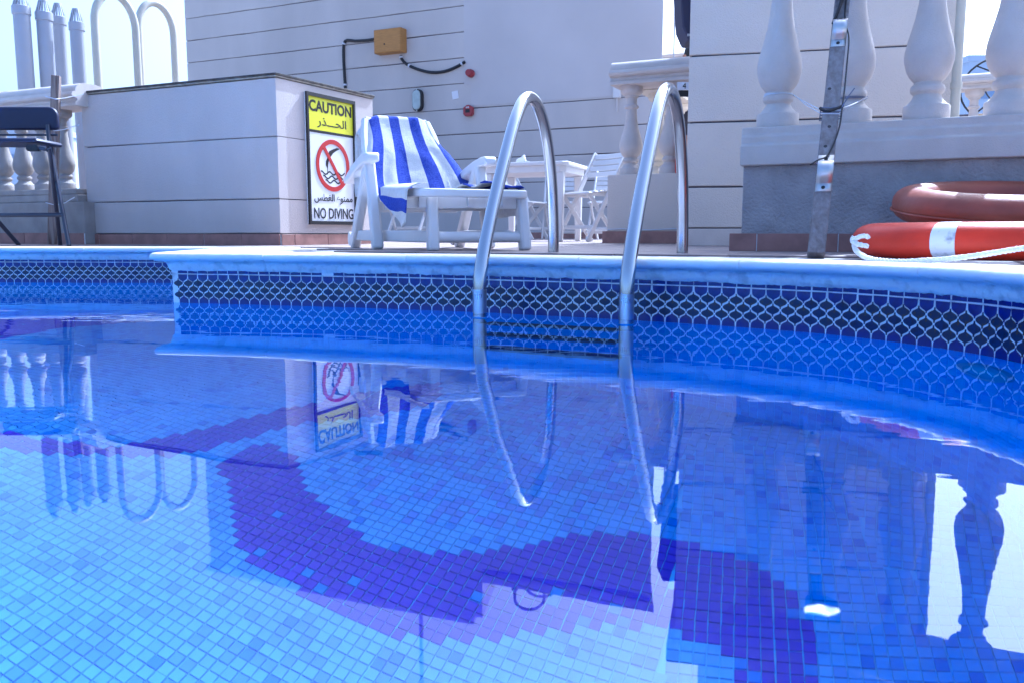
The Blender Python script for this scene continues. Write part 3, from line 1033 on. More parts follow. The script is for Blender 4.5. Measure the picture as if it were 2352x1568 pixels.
mb = MB(); mb.obox(P0 - DEEP * 0.06 + WALL * 0.06 + UP * BTOP, -WALL * (Lb1 - 0.06), BD + DEEP * 0.12, UP * 0.12); mb.build('parapet_cap', M_CAST, bldg, bevel=0.01)
mb = MB(); mb.obox(P0 - WALL * (Lb1 + 0.02) - DEEP * 0.10 + UP * (BTOP2 - 0.02), -WALL * (Lb - Lb1 + 0.05), BD + DEEP * 0.12, UP * 0.14); mb.build('parapet_cap', M_CAST, bldg, bevel=0.01)
skirting(bldg, P0, -WALL, Lb, -DEEP, z1=SKT + 0.02, step=0.45)

def on_wall(x, y, out=0.0):
    """Point on the tall building's face in column x, row y."""
    d = ray(x, y); n = -DEEP
    o = Vector((0, 0, EYE)); q = bwP - DEEP * out
    return o + d * ((q - o).dot(n) / d.dot(n))

# --- things fixed to that wall
w0 = on_wall(873, 129); w1 = on_wall(934, 68)
yb_ = thing('junction_box', 'ochre yellow junction box high on the grooved wall', 'electrical box', tuple(w0))
bw = (w1 - w0).dot(-WALL); bh = w1.z - w0.z
mb = MB(); mb.obox(w0 + DEEP * 0.0, -WALL * bw, -DEEP * 0.16, UP * bh); mb.build('box_body', M_YBOX, yb_, bevel=0.006)
mb = MB(); mb.obox(w0 - DEEP * 0.161 - WALL * 0.012 + UP * 0.012, -WALL * (bw - 0.024), -DEEP * 0.008, UP * (bh - 0.024)); mb.build('lid', M_YBOX, yb_, bevel=0.003)
mb = MB(); mb.lathe([(0.012, 0), (0.012, 0.006)], w0 - WALL * bw * 0.4 + UP * bh * 0.36 - DEEP * 0.169, 12, -WALL, UP, -DEEP); mb.build('lid_screw', M_BLACK, yb_)

def cable(name, label, px, r, group=None, clips=(), end_open=None):
    pts = [on_wall(x, y, 0.02) for x, y in px]
    pts = catmull(pts, 0.05)
    t = thing(name, label, 'cable', tuple(pts[0]), group)
    mb = MB(); mb.tube(pts, r, 8); mb.build('cable_sheath', M_BLACK, t)
    for (x, y) in clips:
        q = on_wall(x, y, 0.02)
        i = min(range(len(pts)), key=lambda i: (pts[i] - q).length); i = max(1, min(len(pts) - 2, i))
        d = (pts[i + 1] - pts[i - 1]).normalized()
        mb = MB(); mb.tube([pts[i] - d * 0.012, pts[i] + d * 0.012], r * 1.35, 10); mb.build('cable_clip', M_WIRE, t)
    return t
cable('power_cable', 'black cable bending from the ochre box down behind the block', [(873, 88), (845, 93), (815, 95), (798, 93), (790, 101), (789, 130), (791, 170), (793, 204)], 0.022, 'cables of the ochre box', [(790, 101), (793, 203)])
cable('power_cable', 'black cable sagging from the ochre box towards the red sounder', [(921, 128), (923, 137), (935, 149), (960, 160), (990, 167), (1020, 165), (1047, 155), (1068, 143)], 0.022, 'cables of the ochre box', [(922, 133), (941, 152), (1069, 142)])
q = on_wall(1074, 142, 0.03); 
# round sounder
q = on_wall(1083, 170)
t = thing('alarm_sounder', 'round dull red alarm sounder on the grooved wall', 'alarm', tuple(q))
mb = MB(); mb.lathe([(0.058, 0), (0.058, 0.05), (0.052, 0.055)], q, 24, -WALL, UP, -DEEP); mb.build('base', M_RED, t)
mb = MB(); mb.lathe([(0.05, 0.055), (0.05, 0.10), (0.043, 0.115), (0.018, 0.117), (0.018, 0.112)], q, 24, -WALL, UP, -DEEP); mb.build('horn', M_RED, t)
# call point
q = on_wall(1079, 256)
t = thing('call_point', 'dark red fire call point on the wall below the sounder', 'alarm', tuple(q))
pl = [(0.075 * x, 0.078 * y) for x, y in ((-1, -.6), (-.6, -1), (.6, -1), (1, -.6), (1, .6), (.5, .9), (0.2, 1.05), (-.2, 1.05), (-.5, .9), (-1, .6))]
mb = MB(); mb.prism(pl, q, -WALL, UP, -DEEP, 0.07); mb.build('housing', M_RED, t, bevel=0.008)
mb = MB(); mb.cbox(q - DEEP * 0.072 + UP * -0.005, 0.07, 0.006, 0.05, -WALL, DEEP); mb.build('window', M_BLACK, t)
mb = MB(); mb.cbox(q - DEEP * 0.073 + UP * 0.045, 0.05, 0.004, 0.02, -WALL, DEEP); mb.build('notice', M_PAPER, t)
lettering('FIRE', -0.02, 0.039, 0.04, 0.012, t, O=q, X=-WALL, Y=UP, Z=-DEEP, lift=0.0755)
# paper
q = on_wall(1046, 219)
mb = MB(); 
rotw = (-WALL * math.cos(R(8)) + UP * math.sin(R(8))); rotu = (UP * math.cos(R(8)) + WALL * math.sin(R(8)))
mb.cbox(q - DEEP * 0.006, 0.105, 0.004, 0.115, rotw, DEEP, rotu)
tag(mb.build('paper_patch', M_PAPER, sharp=0), 'small blank white square patch stuck on the grooved wall', 'paper')
# bulkhead light
q = on_wall(963, 232)
t = thing('bulkhead_light', 'oval black bulkhead lamp with frosted glass on the grooved wall', 'wall lamp', tuple(q))
def stadium(hw, hh, n=10):
    L = []
    for k in range(n + 1):
        a = math.pi * k / n; L.append((hw * math.cos(a), hh - hw + hw * math.sin(a)))
    for k in range(n + 1):
        a = math.pi + math.pi * k / n; L.append((hw * math.cos(a), -(hh - hw) + hw * math.sin(a)))
    return L
mb = MB(); mb.prism(stadium(0.083, 0.163), q, -WALL, UP, -DEEP, 0.075); mb.build('housing', M_BLACK, t, bevel=0.01)
mb = MB(); mb.prism(stadium(0.068, 0.145), q - DEEP * 0.07, -WALL, UP, -DEEP, 0.03); mb.build('lens', M_LENS, t, bevel=0.018, seg=3)
for sgn_ in (-1, 1):
    mb = MB(); mb.lathe([(0.009, 0), (0.009, 0.012)], q - DEEP * 0.07 + UP * sgn_ * 0.155, 10, -WALL, UP, -DEEP); mb.build('screw', M_CLIP, t)
# small white fittings beside the balustrade
q = on_wall(1419, 212)
t = thing('wall_socket', 'small white socket box on the wall beside the chair balustrade', 'socket', tuple(q))
mb = MB(); mb.cbox(q - DEEP * 0.03, 0.11, 0.06, 0.17, -WALL, DEEP); mb.build('socket_box', M_WHITEP, t, bevel=0.012)
mb = MB(); mb.tube([q - DEEP * 0.03 + UP * -0.08, q - DEEP * 0.02 - UP * 0.19, q - DEEP * 0.02 - UP * 0.26], 0.014, 8); mb.build('conduit', M_SMOOTH, t)

# a pole and two hoops on the roof, seen only mirrored in the pool
rp_ = bwP + WALL * on_line(bwP, WALL, 905, 4) + DEEP * 0.5
t = thing('roof_pole', 'thin roof pole standing on the tall grey building', 'pole', (rp_.x, rp_.y, BTOP))
mb = MB(); mb.tube([(rp_.x, rp_.y, BTOP), (rp_.x, rp_.y, BTOP + 3.0)], 0.035, 10); mb.build('shaft', M_PVC, t)
mb = MB(); mb.tube([(rp_.x - .3, rp_.y, BTOP + 2.6), (rp_.x + .3, rp_.y, BTOP + 2.6)], 0.015, 6); mb.build('cross_arm', M_PVC, t)

# ------------------------------------------------------------------ right-hand building
ra = V2(at(1579, 300, 4.95))
rb = V2(at(2192, 300, 4.62))
rD = (rb - ra).normalized(); rL = (rb - ra).length; rN = Vector((-rD.y, rD.x, 0))
RTOP = 2.25
rb_t = thing('side_building', 'cream rendered side building behind the near balustrade', 'building', (ra.x, ra.y, DECK))
RDEP = 1.6
mb = MB(); mb.obox(ra + rD * 0.014 + rN * 0.014 + UP * DECK, rD * (rL - 0.028), rN * RDEP, UP * (RTOP - DECK - 0.02)); mb.build('building_core', M_JOINT, rb_t)
zr = [at(1585, y, 4.95).z for y in (431, 283, 130)]
stp = (zr[2] - zr[0]) / 2
zz = [DECK + 0.1, zr[0], zr[1], zr[2]]
while zz[-1] + stp < RTOP: zz.append(zz[-1] + stp)
zz.append(RTOP)
for z0, z1 in zip(zz, zz[1:]):
    if z1 - z0 < 0.03: continue
    course(rb_t, 'rendered_course', ra, rD, rL, rN * (RDEP + 0.03), z0 + 0.0045, z1 - 0.0045, M_PLASTER2, 0.003, 6.0)
mb = MB(); mb.obox(ra - rN * 0.014 - rD * 0.01 + UP * DECK, rD * (rL + 0.01), rN * 0.02, UP * 0.098); mb.build('skirting', M_CAST, rb_t, bevel=0.003)
mb = MB(); mb.obox(ra - rN * 0.05 - rD * 0.05 + UP * (RTOP), rD * (rL + 0.1), rN * (RDEP + 0.1), UP * 0.12); mb.build('parapet_cap', M_CAST, rb_t, bevel=0.012)

# raised part on the right: a parapet block, posts and a flat cover above them
tq = on_line(ra, rD, 1655, RTOP)
mb = MB(); mb.obox(ra + rD * tq + rN * 0.02 + UP * (RTOP + 0.12), rD * (rL - tq), rN * 0.3, UP * 0.30); mb.build('raised_parapet', M_PLASTER2, rb_t, bevel=0.004)
for a_, w_ in ((0.0, 0.10), (0.14, 0.14), (0.50, 0.16), (rL - tq - 0.2, 0.16)):
    mb = MB(); mb.obox(ra + rD * (tq + a_) + rN * 0.06 + UP * (RTOP + 0.42), rD * w_, rN * 0.16, UP * 0.75); mb.build('terrace_post', M_PLASTER2, rb_t, bevel=0.004)
mb = MB(); mb.obox(ra + rD * (tq - 0.05) + rN * 0.0 + UP * (RTOP + 1.17), rD * (rL - tq + 0.1), rN * 0.5, UP * 0.12); mb.build('terrace_cover', M_CAST, rb_t, bevel=0.006)

# cream drain pipe at its right corner
pz = V2(at(2196, 200, 4.55))
t = thing('drain_pipe', 'cream drain pipe at the corner of the side building', 'pipe', (pz.x, pz.y, DECK))
mb = MB(); mb.tube([(pz.x, pz.y, DECK), (pz.x, pz.y, RTOP + 1.2)], 0.024, 14); mb.build('pipe', M_CREAMP, t)
for zc in (1.0, 2.3):
    mb = MB(); mb.lathe([(0.029, zc), (0.029, zc + 0.03)], (pz.x, pz.y, 0), 14); mb.build('pipe_bracket', M_CREAMP, t)

# dark loudspeaker hung on the hidden flank of the side building
q = at(1570, 40, 5.3)
sp_ = thing('wall_speaker', 'dark wall speaker jutting from behind the side building corner', 'speaker', tuple(q))
e1 = at(1561, 0, 5.3); e2 = at(1564, 66, 5.3); e3 = at(1578, 98, 5.3)
px_ = [(e2.x - 0.0, e2.z), (e3.x, e3.z), (e3.x + 0.2, e3.z), (e3.x + 0.2, e2.z + 0.45), (e1.x - 0.03, e2.z + 0.45)]
mb = MB(); mb.prism([(a, b) for a, b in px_], Vector((0, 5.25, 0)), Vector((1, 0, 0)), UP, Vector((0, 1, 0)), 0.22); mb.build('cabinet', mat('speaker purple grey', (0.035, 0.032, 0.07), 0.6), sp_, bevel=0.01)
mb = MB(); mb.cbox((e3.x + 0.07, 5.36, e2.z - 0.05), 0.16, 0.24, 0.012); mb.build('bracket', M_CLIP, sp_)

# low parapet far behind and mast in the gap
q0 = at(1480, 130, 13.6); q1 = at(1640, 126, 13.2)
par = thing('parapet_wall', 'pale parapet wall closing the gap between the two buildings', 'wall', (q0.x, q0.y, DECK))
d_ = (V2(q1) - V2(q0)); 
mb = MB(); mb.obox(V2(q0) + UP * DECK, d_, DEEP * 0.2, UP * (q0.z - DECK - 0.05)); mb.build('parapet_body', M_FARWALL, par)
mb = MB(); mb.obox(V2(q0) - DEEP * 0.03 + UP * (q0.z - 0.05), d_, DEEP * 0.26, UP * 0.05); mb.build('parapet_cap', M_CAST, par)
q = at(1547, 150, 12.0)
t = thing('mast', 'thin grey mast standing in the gap beside the speaker', 'pole', (q.x, q.y, DECK))
mb = MB(); mb.tube([(q.x, q.y, DECK), (q.x, q.y, 4.3)], 0.011, 8); mb.build('shaft', M_PVC, t)
mb = MB(); mb.lathe([(0.05, DECK), (0.05, DECK + 0.02)], (q.x, q.y, 0), 12); mb.build('foot_plate', M_PVC, t)

# ------------------------------------------------------------------ balustrades
BAL = [(.082, 0), (.083, .004), (.083, .052), (.080, .056), (.072, .060), (.060, .072), (.052, .084), (.048, .094), (.050, .097), (.057, .102), (.0605, .110), (.0605, .120), (.057, .128), (.049, .133), (.048, .140),
       (.055, .147), (.068, .162), (.079, .185), (.0865, .215), (.0875, .235), (.085, .258), (.077, .292), (.065, .335), (.054, .38), (.046, .43), (.0405, .485), (.039, .515), (.039, .523), (.049, .527), (.0535, .534), (.0535, .544), (.049, .551), (.0395, .555),
       (.0385, .60), (.0395, .612), (.052, .615), (.053, .628), (.060, .632), (.074, .642), (.083, .655), (.0855, .668), (.083, .68), (.083, .70)]
def baluster_mesh(h, rscale, m):
    k = h / 0.70
    mb = MB(); mb.lathe([(r * rscale, z * k) for r, z in BAL], (0, 0, 0), 28)
    return mb.mesh('baluster', m, 50)

RAIL = [(-.13, .0), (-.13, .02), (-.115, .035), (-.115, .05), (-.15, .06), (-.158, .075), (-.15, .092), (-.125, .10), (-.125, .115), (-.11, .14), (-.085, .158), (-.05, .165),
        (.05, .165), (.085, .158), (.11, .14), (.125, .115), (.125, .10), (.15, .092), (.158, .075), (.15, .06), (.115, .05), (.115, .035), (.13, .02), (.13, 0)]
def rail(parent, name, a, b, z, m, k=1.0, prof=RAIL):
    a, b = V2(a), V2(b)
    d = (b - a).normalized(); n = Vector((-d.y, d.x, 0))
    mb = MB(); mb.sweep([(x * k, z + y * k) for x, y in prof], [a, b], [n, n])
    mb.f = [tuple(reversed(f)) for f in mb.f]
    return mb.build(name, m, parent, sharp=40)

# -- near right balustrade
nb0 = V2(at(1785, 297, 3.55)); 
NBZ = at(1785, 297, 3.55).z               # foot of the balusters
nD = -WALL
bal = thing('near_balustrade', 'near stone balustrade on rough concrete plinth behind the lifebuoys', 'balustrade', (nb0.x, nb0.y, DECK))
t_end = on_line(nb0, nD, 1713, 0.6)
slab_l = 2.4
zc0 = at(1713, 380, 3.45).z
SL = NBZ - zc0
# stepped slab under the balusters
slab = [(-.125, zc0), (-.125, zc0 + SL * 0.52), (-.112, zc0 + SL * 0.56), (-.112, zc0 + SL * 0.76), (-.102, zc0 + SL * 0.80), (-.102, NBZ), (.102, NBZ), (.102, zc0 + SL * .8), (.125, zc0 + SL * .52), (.125, zc0)]
def extr(parent, name, prof, P0, D, L, m, bevel=0.0):
    D = D.normalized(); n = Vector((-D.y, D.x, 0))
    mb = MB(); mb.sweep(prof, [P0, P0 + D * L], [n, n])
    mb.f = [tuple(reversed(f)) for f in mb.f]
    return mb.build(name, m, parent, sharp=30, bevel=bevel)
extr(bal, 'plinth_slab', slab, nb0 + nD * t_end, nD, slab_l - t_end, M_CAST, 0.005)
mb = MB(); mb.obox(nb0 + nD * (t_end + 0.01) - DEEP * 0.098 + UP * DECK, nD * (slab_l - t_end), DEEP * 0.19, UP * (zc0 - DECK + 0.002)); mb.build('plinth_wall', M_ROUGHW, bal, bevel=0.006)
skirting(bal, nb0 + nD * (t_end - 0.035) - DEEP * 0.098, nD, slab_l, -DEEP, phase=0.20, z1=SKT + 0.004)
bm_near = baluster_mesh(0.72, 1.0, M_CAST)
bsp = 0.273
for k in range(-0, 7):
    q = nb0 + nD * (0.0 + k * bsp)
    link('baluster', bm_near, bal, Matrix.Translation((q.x, q.y, NBZ)) @ Matrix.Rotation(k * 0.7, 4, 'Z'))
rail(bal, 'top_rail', nb0 + nD * (t_end - 0.02), nb0 + nD * slab_l, NBZ + 0.72, M_CAST)

# -- balustrade by the chairs
cb0 = V2(at(1448, 403, 6.35))
CBZ = at(1448, 403, 6.35).z
CBH = at(1448, 200, 6.35).z - CBZ
cbal = thing('chair_balustrade', 'cream balustrade beside the folding chairs with a plain plinth', 'balustrade', (cb0.x, cb0.y, DECK))
t_e = on_line(cb0, nD, 1404, 0.5)
mb = MB(); mb.obox(cb0 + nD * t_e - DEEP * 0.095 + UP * DECK, nD * 1.5, DEEP * 0.19, UP * (CBZ - DECK)); mb.build('plinth_wall', M_PLASTER2, cbal, bevel=0.006)
skirting(cbal, cb0 + nD * (t_e - 0.03) - DEEP * 0.095, nD, 1.5, -DEEP, z1=SKT + 0.02, step=0.36, phase=0.1)
skirting(cbal, cb0 + nD * (t_e ) - DEEP * 0.095, DEEP, 0.3, WALL, z1=SKT + 0.02, step=0.36)
bm_c = baluster_mesh(CBH, 0.97, M_CAST)
for k in range(4):
    q = cb0 + nD * (k * 0.295)
    link('baluster', bm_c, cbal, Matrix.Translation((q.x, q.y, CBZ)))
rail(cbal, 'top_rail', cb0 + nD * (t_e + 0.02), cb0 + nD * 1.5, CBZ + CBH, M_CAST, 1.02)
# white cable along its foot
pts = [cb0 + nD * (t_e + 0.01 + 0.11 * k) - DEEP * (0.108) + UP * (SKT + 0.032 + 0.004 * math.sin(k * 1.7)) for k in range(13)]
mb = MB(); mb.tube(catmull(pts, 0.04), 0.004, 6)
tag(mb.build('floor_cable', M_WIRE), 'thin pale cable running above the skirting of the chair balustrade', 'cable')
# return run going back, lit by the sun
rb0 = cb0 + nD * 0.10 + DEEP * 0.35
ret = thing('return_balustrade', 'sunlit cream balustrade run going back behind the chair balustrade', 'balustrade', (rb0.x, rb0.y, DECK))
mb = MB(); mb.obox(rb0 + nD * -0.09 - DEEP * 0.1 + UP * DECK, nD * 0.18, DEEP * 1.9, UP * (CBZ - DECK)); mb.build('plinth_wall', M_CAST2, ret, bevel=0.006)
bm_r = baluster_mesh(CBH, 0.97, M_CAST2)
for k in range(6):
    q = rb0 + DEEP * (0.02 + k * 0.3)
    link('baluster', bm_r, ret, Matrix.Translation((q.x, q.y, CBZ)))
rail(ret, 'top_rail', rb0 - DEEP * 0.18, rb0 + DEEP * 1.8, CBZ + CBH - 0.004, M_CAST2, 0.96)

# -- left balustrade
lb_r = b_left - by * 0.0 + bx * 0.0
lb0 = V2(at(152, 436, 5.95))
LBZ = at(120, 436, 5.95).z; LBH = at(120, 254, 5.95).z - LBZ
lbal = thing('left_balustrade', 'stone balustrade behind the black stool joining the rendered block', 'balustrade', (lb0.x, lb0.y, DECK))
Ll = 3.4
mb = MB(); mb.obox(lb0 - WALL * 0.30 - DEEP * 0.11 + UP * DECK, WALL * (Ll + 0.3), DEEP * 0.20, UP * (LBZ - DECK - 0.09)); mb.build('plinth_wall', M_CAST_SHADE, lbal, bevel=0.006)
mb = MB(); mb.obox(lb0 - WALL * 0.22 - DEEP * 0.09 + UP * (LBZ - 0.09), WALL * (Ll + 0.2), DEEP * 0.18, UP * 0.05); mb.build('plinth_step', M_CAST_SHADE, lbal, bevel=0.008)
mb = MB(); mb.obox(lb0 - WALL * 0.20 - DEEP * 0.08 + UP * (LBZ - 0.04), WALL * (Ll + 0.2), DEEP * 0.16, UP * 0.04); mb.build('plinth_slab', M_CAST_SHADE, lbal, bevel=0.008)
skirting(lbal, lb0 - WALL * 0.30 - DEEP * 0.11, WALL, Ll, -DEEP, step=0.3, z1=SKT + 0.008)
bm_l = baluster_mesh(LBH, 0.80, M_CAST_SHADE)
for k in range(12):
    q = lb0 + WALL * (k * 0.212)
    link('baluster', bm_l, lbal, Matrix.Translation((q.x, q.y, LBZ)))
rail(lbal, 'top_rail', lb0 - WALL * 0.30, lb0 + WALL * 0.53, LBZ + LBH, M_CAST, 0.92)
rail(lbal, 'top_rail', lb0 + WALL * 0.535 + DEEP * 0.03, lb0 + WALL * Ll + DEEP * 0.03, LBZ + LBH + 0.004, M_CAST, 0.95)

# -- far right balustrade with stones behind it
fb0 = V2(at(2236, 255, 8.4))
FBT = at(2236, 208, 8.4).z
fbal = thing('far_balustrade', 'distant balustrade glimpsed between the drain pipe and the last near baluster', 'balustrade', (fb0.x, fb0.y, DECK))
bm_f = baluster_mesh(0.70, 1.0, M_CAST)
for k in range(-1, 3):
    q = fb0 + nD * (k * 0.32)
    link('baluster', bm_f, fbal, Matrix.Translation((q.x, q.y, FBT - 0.70)))
rail(fbal, 'top_rail', fb0 - nD * 0.8, fb0 + nD * 2.4, FBT, M_CAST, 0.9)
mb = MB(); mb.obox(fb0 - nD * 0.8 - DEEP * 0.1 + UP * DECK, nD * 3.2, DEEP * 0.2, UP * (FBT - 0.70 - DECK)); mb.build('plinth_wall', M_CAST, fbal)
rw0 = fb0 + DEEP * 0.8 + nD * 0.05
rock = thing('stone_wall', 'rough golden stone wall behind the distant balustrade', 'wall', (rw0.x, rw0.y, DECK))
zc = DECK
r_ = 0
while zc < FBT - 0.12:
    hh = random.uniform(0.12, 0.2); q = -0.2 + random.uniform(0, .2)
    while q < 1.6:
        ww = random.uniform(0.2, 0.45)
        mb = MB(); mb.obox(rw0 + nD * q - DEEP * random.uniform(0, .05) + UP * zc, nD * (ww - 0.015), DEEP * 0.3, UP * (hh - 0.012)); mb.build('stone', M_STONE, rock, bevel=0.02)
        q += ww
    zc += hh
mb = MB(); mb.obox(rw0 + nD * -0.2 + DEEP * 0.04 + UP * DECK, nD * 1.8, DEEP * 0.2, UP * (FBT - 0.12 - DECK)); mb.build('stone_bed', M_JOINT, rock)
# mesh satellite dish
dq = at(2320, 176, 9.6)
dish = thing('satellite_dish', 'black ribbed satellite dish above the distant balustrade', 'satellite dish', (dq.x, dq.y, DECK))
rim = []
dr = 0.50
dX = Vector((0.95, -0.3, 0)).normalized(); dY = Vector((0.1, 0.2, 0.97)).normalized(); dZ = dX.cross(dY)
dc = at(2322, 205, 9.6)
for k in range(40):
    a = 2 * math.pi * k / 40
    rim.append(dc + dX * dr * math.cos(a) + dY * dr * 0.8 * math.sin(a))
mb = MB(); mb.tube(rim, 0.011, 8, closed=True); mb.build('rim', M_BLACK, dish)
rim2 = [dc + (p - dc) * 0.55 + dZ * 0.10 for p in rim]
mb = MB(); mb.tube(rim2, 0.008, 6, closed=True); mb.build('inner_ring', M_BLACK, dish)
for k in range(0, 40, 5):
    mb = MB(); mb.tube([rim[k], rim2[k], dc + dZ * 0.16], 0.009, 6); mb.build('rib', M_BLACK, dish)
mb = MB(); mb.tube([dc + dZ * 0.16, Vector((dc.x, dc.y + .1, DECK))], 0.025, 8); mb.build('post', M_BLACK, dish)

# far towers beyond the roof
def tower(name, label, xa, xb, ytop, Y, cols, m=M_FARB):
    a = at(xa, ytop, Y); b = at(xb, ytop, Y)
    t = thing(name, label, 'building', ((a.x + b.x) / 2, Y, -32), 'distant city buildings')
    w = b.x - a.x
    mb = MB(); mb.obox((a.x, Y, -32), (w, 0, 0), (0, w * 0.8 + 4, 0), (0, 0, a.z + 32)); mb.build('tower_body', m, t)
    zz_ = a.z - 1.8
    while zz_ > -8:
        mb = MB(); mb.obox((a.x + 0.6, Y - 0.08, zz_ - 1.3), (w - 1.2, 0, 0), (0, 0.1, 0), (0, 0, 1.3)); mb.build('window_band', M_FARG, t, sharp=0)
        zz_ -= 3.2
    mb = MB(); mb.obox((a.x - 0.2, Y - 0.2, a.z), (w + .4, 0, 0), (0, w * .8 + 4.4, 0), (0, 0, 0.5)); mb.build('roof_edge', m, t)
tower('distant_tower', 'pale blue tower seen through the left balusters beside the stool', -70, 46, 303, 70, 3)
tower('distant_tower', 'pale narrow tower seen through the left balusters near the stake', 78, 112, 305, 80, 2)
tower('distant_tower', 'hazy pale tower behind the black satellite dish', 2226, 2420, 142, 75, 4)

# ------------------------------------------------------------------ pool ladder
lf = Vector((-0.097, 2.54, 0)); lr = Vector((0.158, 3.26, 0)); side = Vector((0.438, -0.17, 0))
ld = thing('pool_ladder', 'polished steel pool ladder standing in the water and bolted to the coping', 'ladder', (lf.x, lf.y, -0.7))
ax = (lr - lf); 
rf = Vector((0.318, 2.353, 0)); rr0 = Vector((0.618, 3.10, 0))
def ladder_rail(o, ax):
    pts = []
    # (fraction along the depth axis, height)
    ctrl = [(0.0, -0.80), (0.0, -0.5), (0.0, -0.2), (0.0, 0.02), (0.0, 0.085), (0.012, 0.14), (0.055, 0.22), (0.135, 0.335), (0.235, 0.46), (0.335, 0.575), (0.40, 0.635),
            (0.475, 0.683), (0.56, 0.706), (0.66, 0.700), (0.75, 0.668), (0.835, 0.612), (0.905, 0.53), (0.955, 0.44), (0.985, 0.34), (1.0, 0.25), (1.0, DECK - 0.02)]
    return catmull([o + ax * (f + 0.05 * math.sin(math.pi * f)) + UP * (z + 0.006 * math.sin(math.pi * min(1, f))) for f, z in ctrl], 0.018)
side = rf - lf
for o, axr in ((lf, ax), (rf, rr0 - rf)):
    mb = MB(); mb.tube(ladder_rail(o, axr), 0.0208, 22); rr_ = mb.build('rail', M_STEEL, ld, sharp=60)
    e = o + ax
    mb = MB(); mb.lathe([(0.0212, 0.015), (0.0215, 0.085)], o, 22); mb.build('sleeve', mat('brushed sleeve', (0.60, 0.61, 0.64), 0.3, 1.0, var=0.12, scale=30), rr_, sharp=60)
    mb = MB(); mb.lathe([(0.0215, -0.0008), (0.0222, 0.0), (0.0222, 0.002), (0.0215, 0.0028)], o, 22); mb.build('water_mark', mat('blue tape', (0.02, 0.16, 0.5), 0.5), rr_)
for z in (-0.13, -0.36, -0.59):
    a = lf + side * 0.045 + UP * z; b = lf + side * 0.955 + UP * z
    mb = MB(); mb.beam(a, b, 0.075, 0.022, ax); mb.build('tread', mat('dark tread', (0.012, 0.012, 0.018), 0.5), ld, bevel=0.004)
    mb = MB(); mb.beam(a - ax.normalized() * 0.040 + UP * 0.012, b - ax.normalized() * 0.040 + UP * 0.012, 0.006, 0.003, ax); mb.build('tread_edge', M_STEEL, ld)

# ------------------------------------------------------------------ lounger with towel
LO = Vector((-0.638, 3.90, 0)); LW = Vector((0.92, 0.39, 0)).normalized(); LF = Vector((LW.y, -LW.x, 0))
LWID = 0.566
def L(s, w, z): return LO + LF * s + LW * w + UP * z
lg = thing('sun_lounger', 'white plastic sun lounger with raised back under a striped towel', 'sun lounger', tuple(L(0, LWID / 2, DECK)))
SEAT = 0.432
# seat: rim with rounded front corners, slats inside
def seat_outline(inset, r):
    s0, s1, w0, w1 = -0.34 + inset, 0.60 - inset, 0.035 + inset, LWID - 0.035 - inset
    pts = [(s0, w0)]
    for cx_, cy_, a0 in ((s1 - r, w0 + r, -90), (s1 - r, w1 - r, 0)):
        for k in range(7):
            a = R(a0 + 90 * k / 6); pts.append((cx_ + r * math.cos(a), cy_ + r * math.sin(a)))
    pts.append((s0, w1))
    return pts
def sag(s): return 0.010 * math.cos((s - 0.1) * 4)
def ringmesh(outer, inner, z0, z1):
    n = len(outer); vs_ = []
    for pl_, zz_ in ((outer, z1), (inner, z1), (outer, z0), (inner, z0)):
        vs_ += [L(s, w, zz_ + sag(s)) for s, w in pl_]
    fs = []
    for i in range(n):
        j = (i + 1) % n
        fs += [(i, j, n + j, n + i), (2 * n + i, 3 * n + i, 3 * n + j, 2 * n + j), (2 * n + i, 2 * n + j, j, i), (n + i, n + j, 3 * n + j, 3 * n + i)]
    mb = MB(); mb.add(vs_, fs); return mb
ringmesh(seat_outline(0, 0.07), seat_outline(0.05, 0.04), SEAT - 0.034, SEAT).build('seat_rim', M_WHITEP, lg, bevel=0.008, seg=3)
for k in range(9):
    s = -0.27 + k * 0.094
    mb = MB(); mb.cbox(L(s, LWID / 2, SEAT - 0.012 + sag(s)), LWID - 0.16, 0.072, 0.010, LW, LF); mb.build('seat_slat', M_WHITEP, lg, bevel=0.003)
for w in (0.13, LWID / 2, LWID - 0.13):
    mb = MB(); mb.beam(L(-0.3, w, SEAT - 0.045), L(0.53, w, SEAT - 0.045), 0.018, 0.05, LW); mb.build('seat_rib', M_WHITEP, lg)
for s in (0.5, 0.1, -0.25):
    mb = MB(); mb.beam(L(s, 0.07, SEAT - 0.05), L(s, LWID - 0.07, SEAT - 0.05), 0.02, 0.055, LF); mb.build('cross_rib', M_WHITEP, lg)
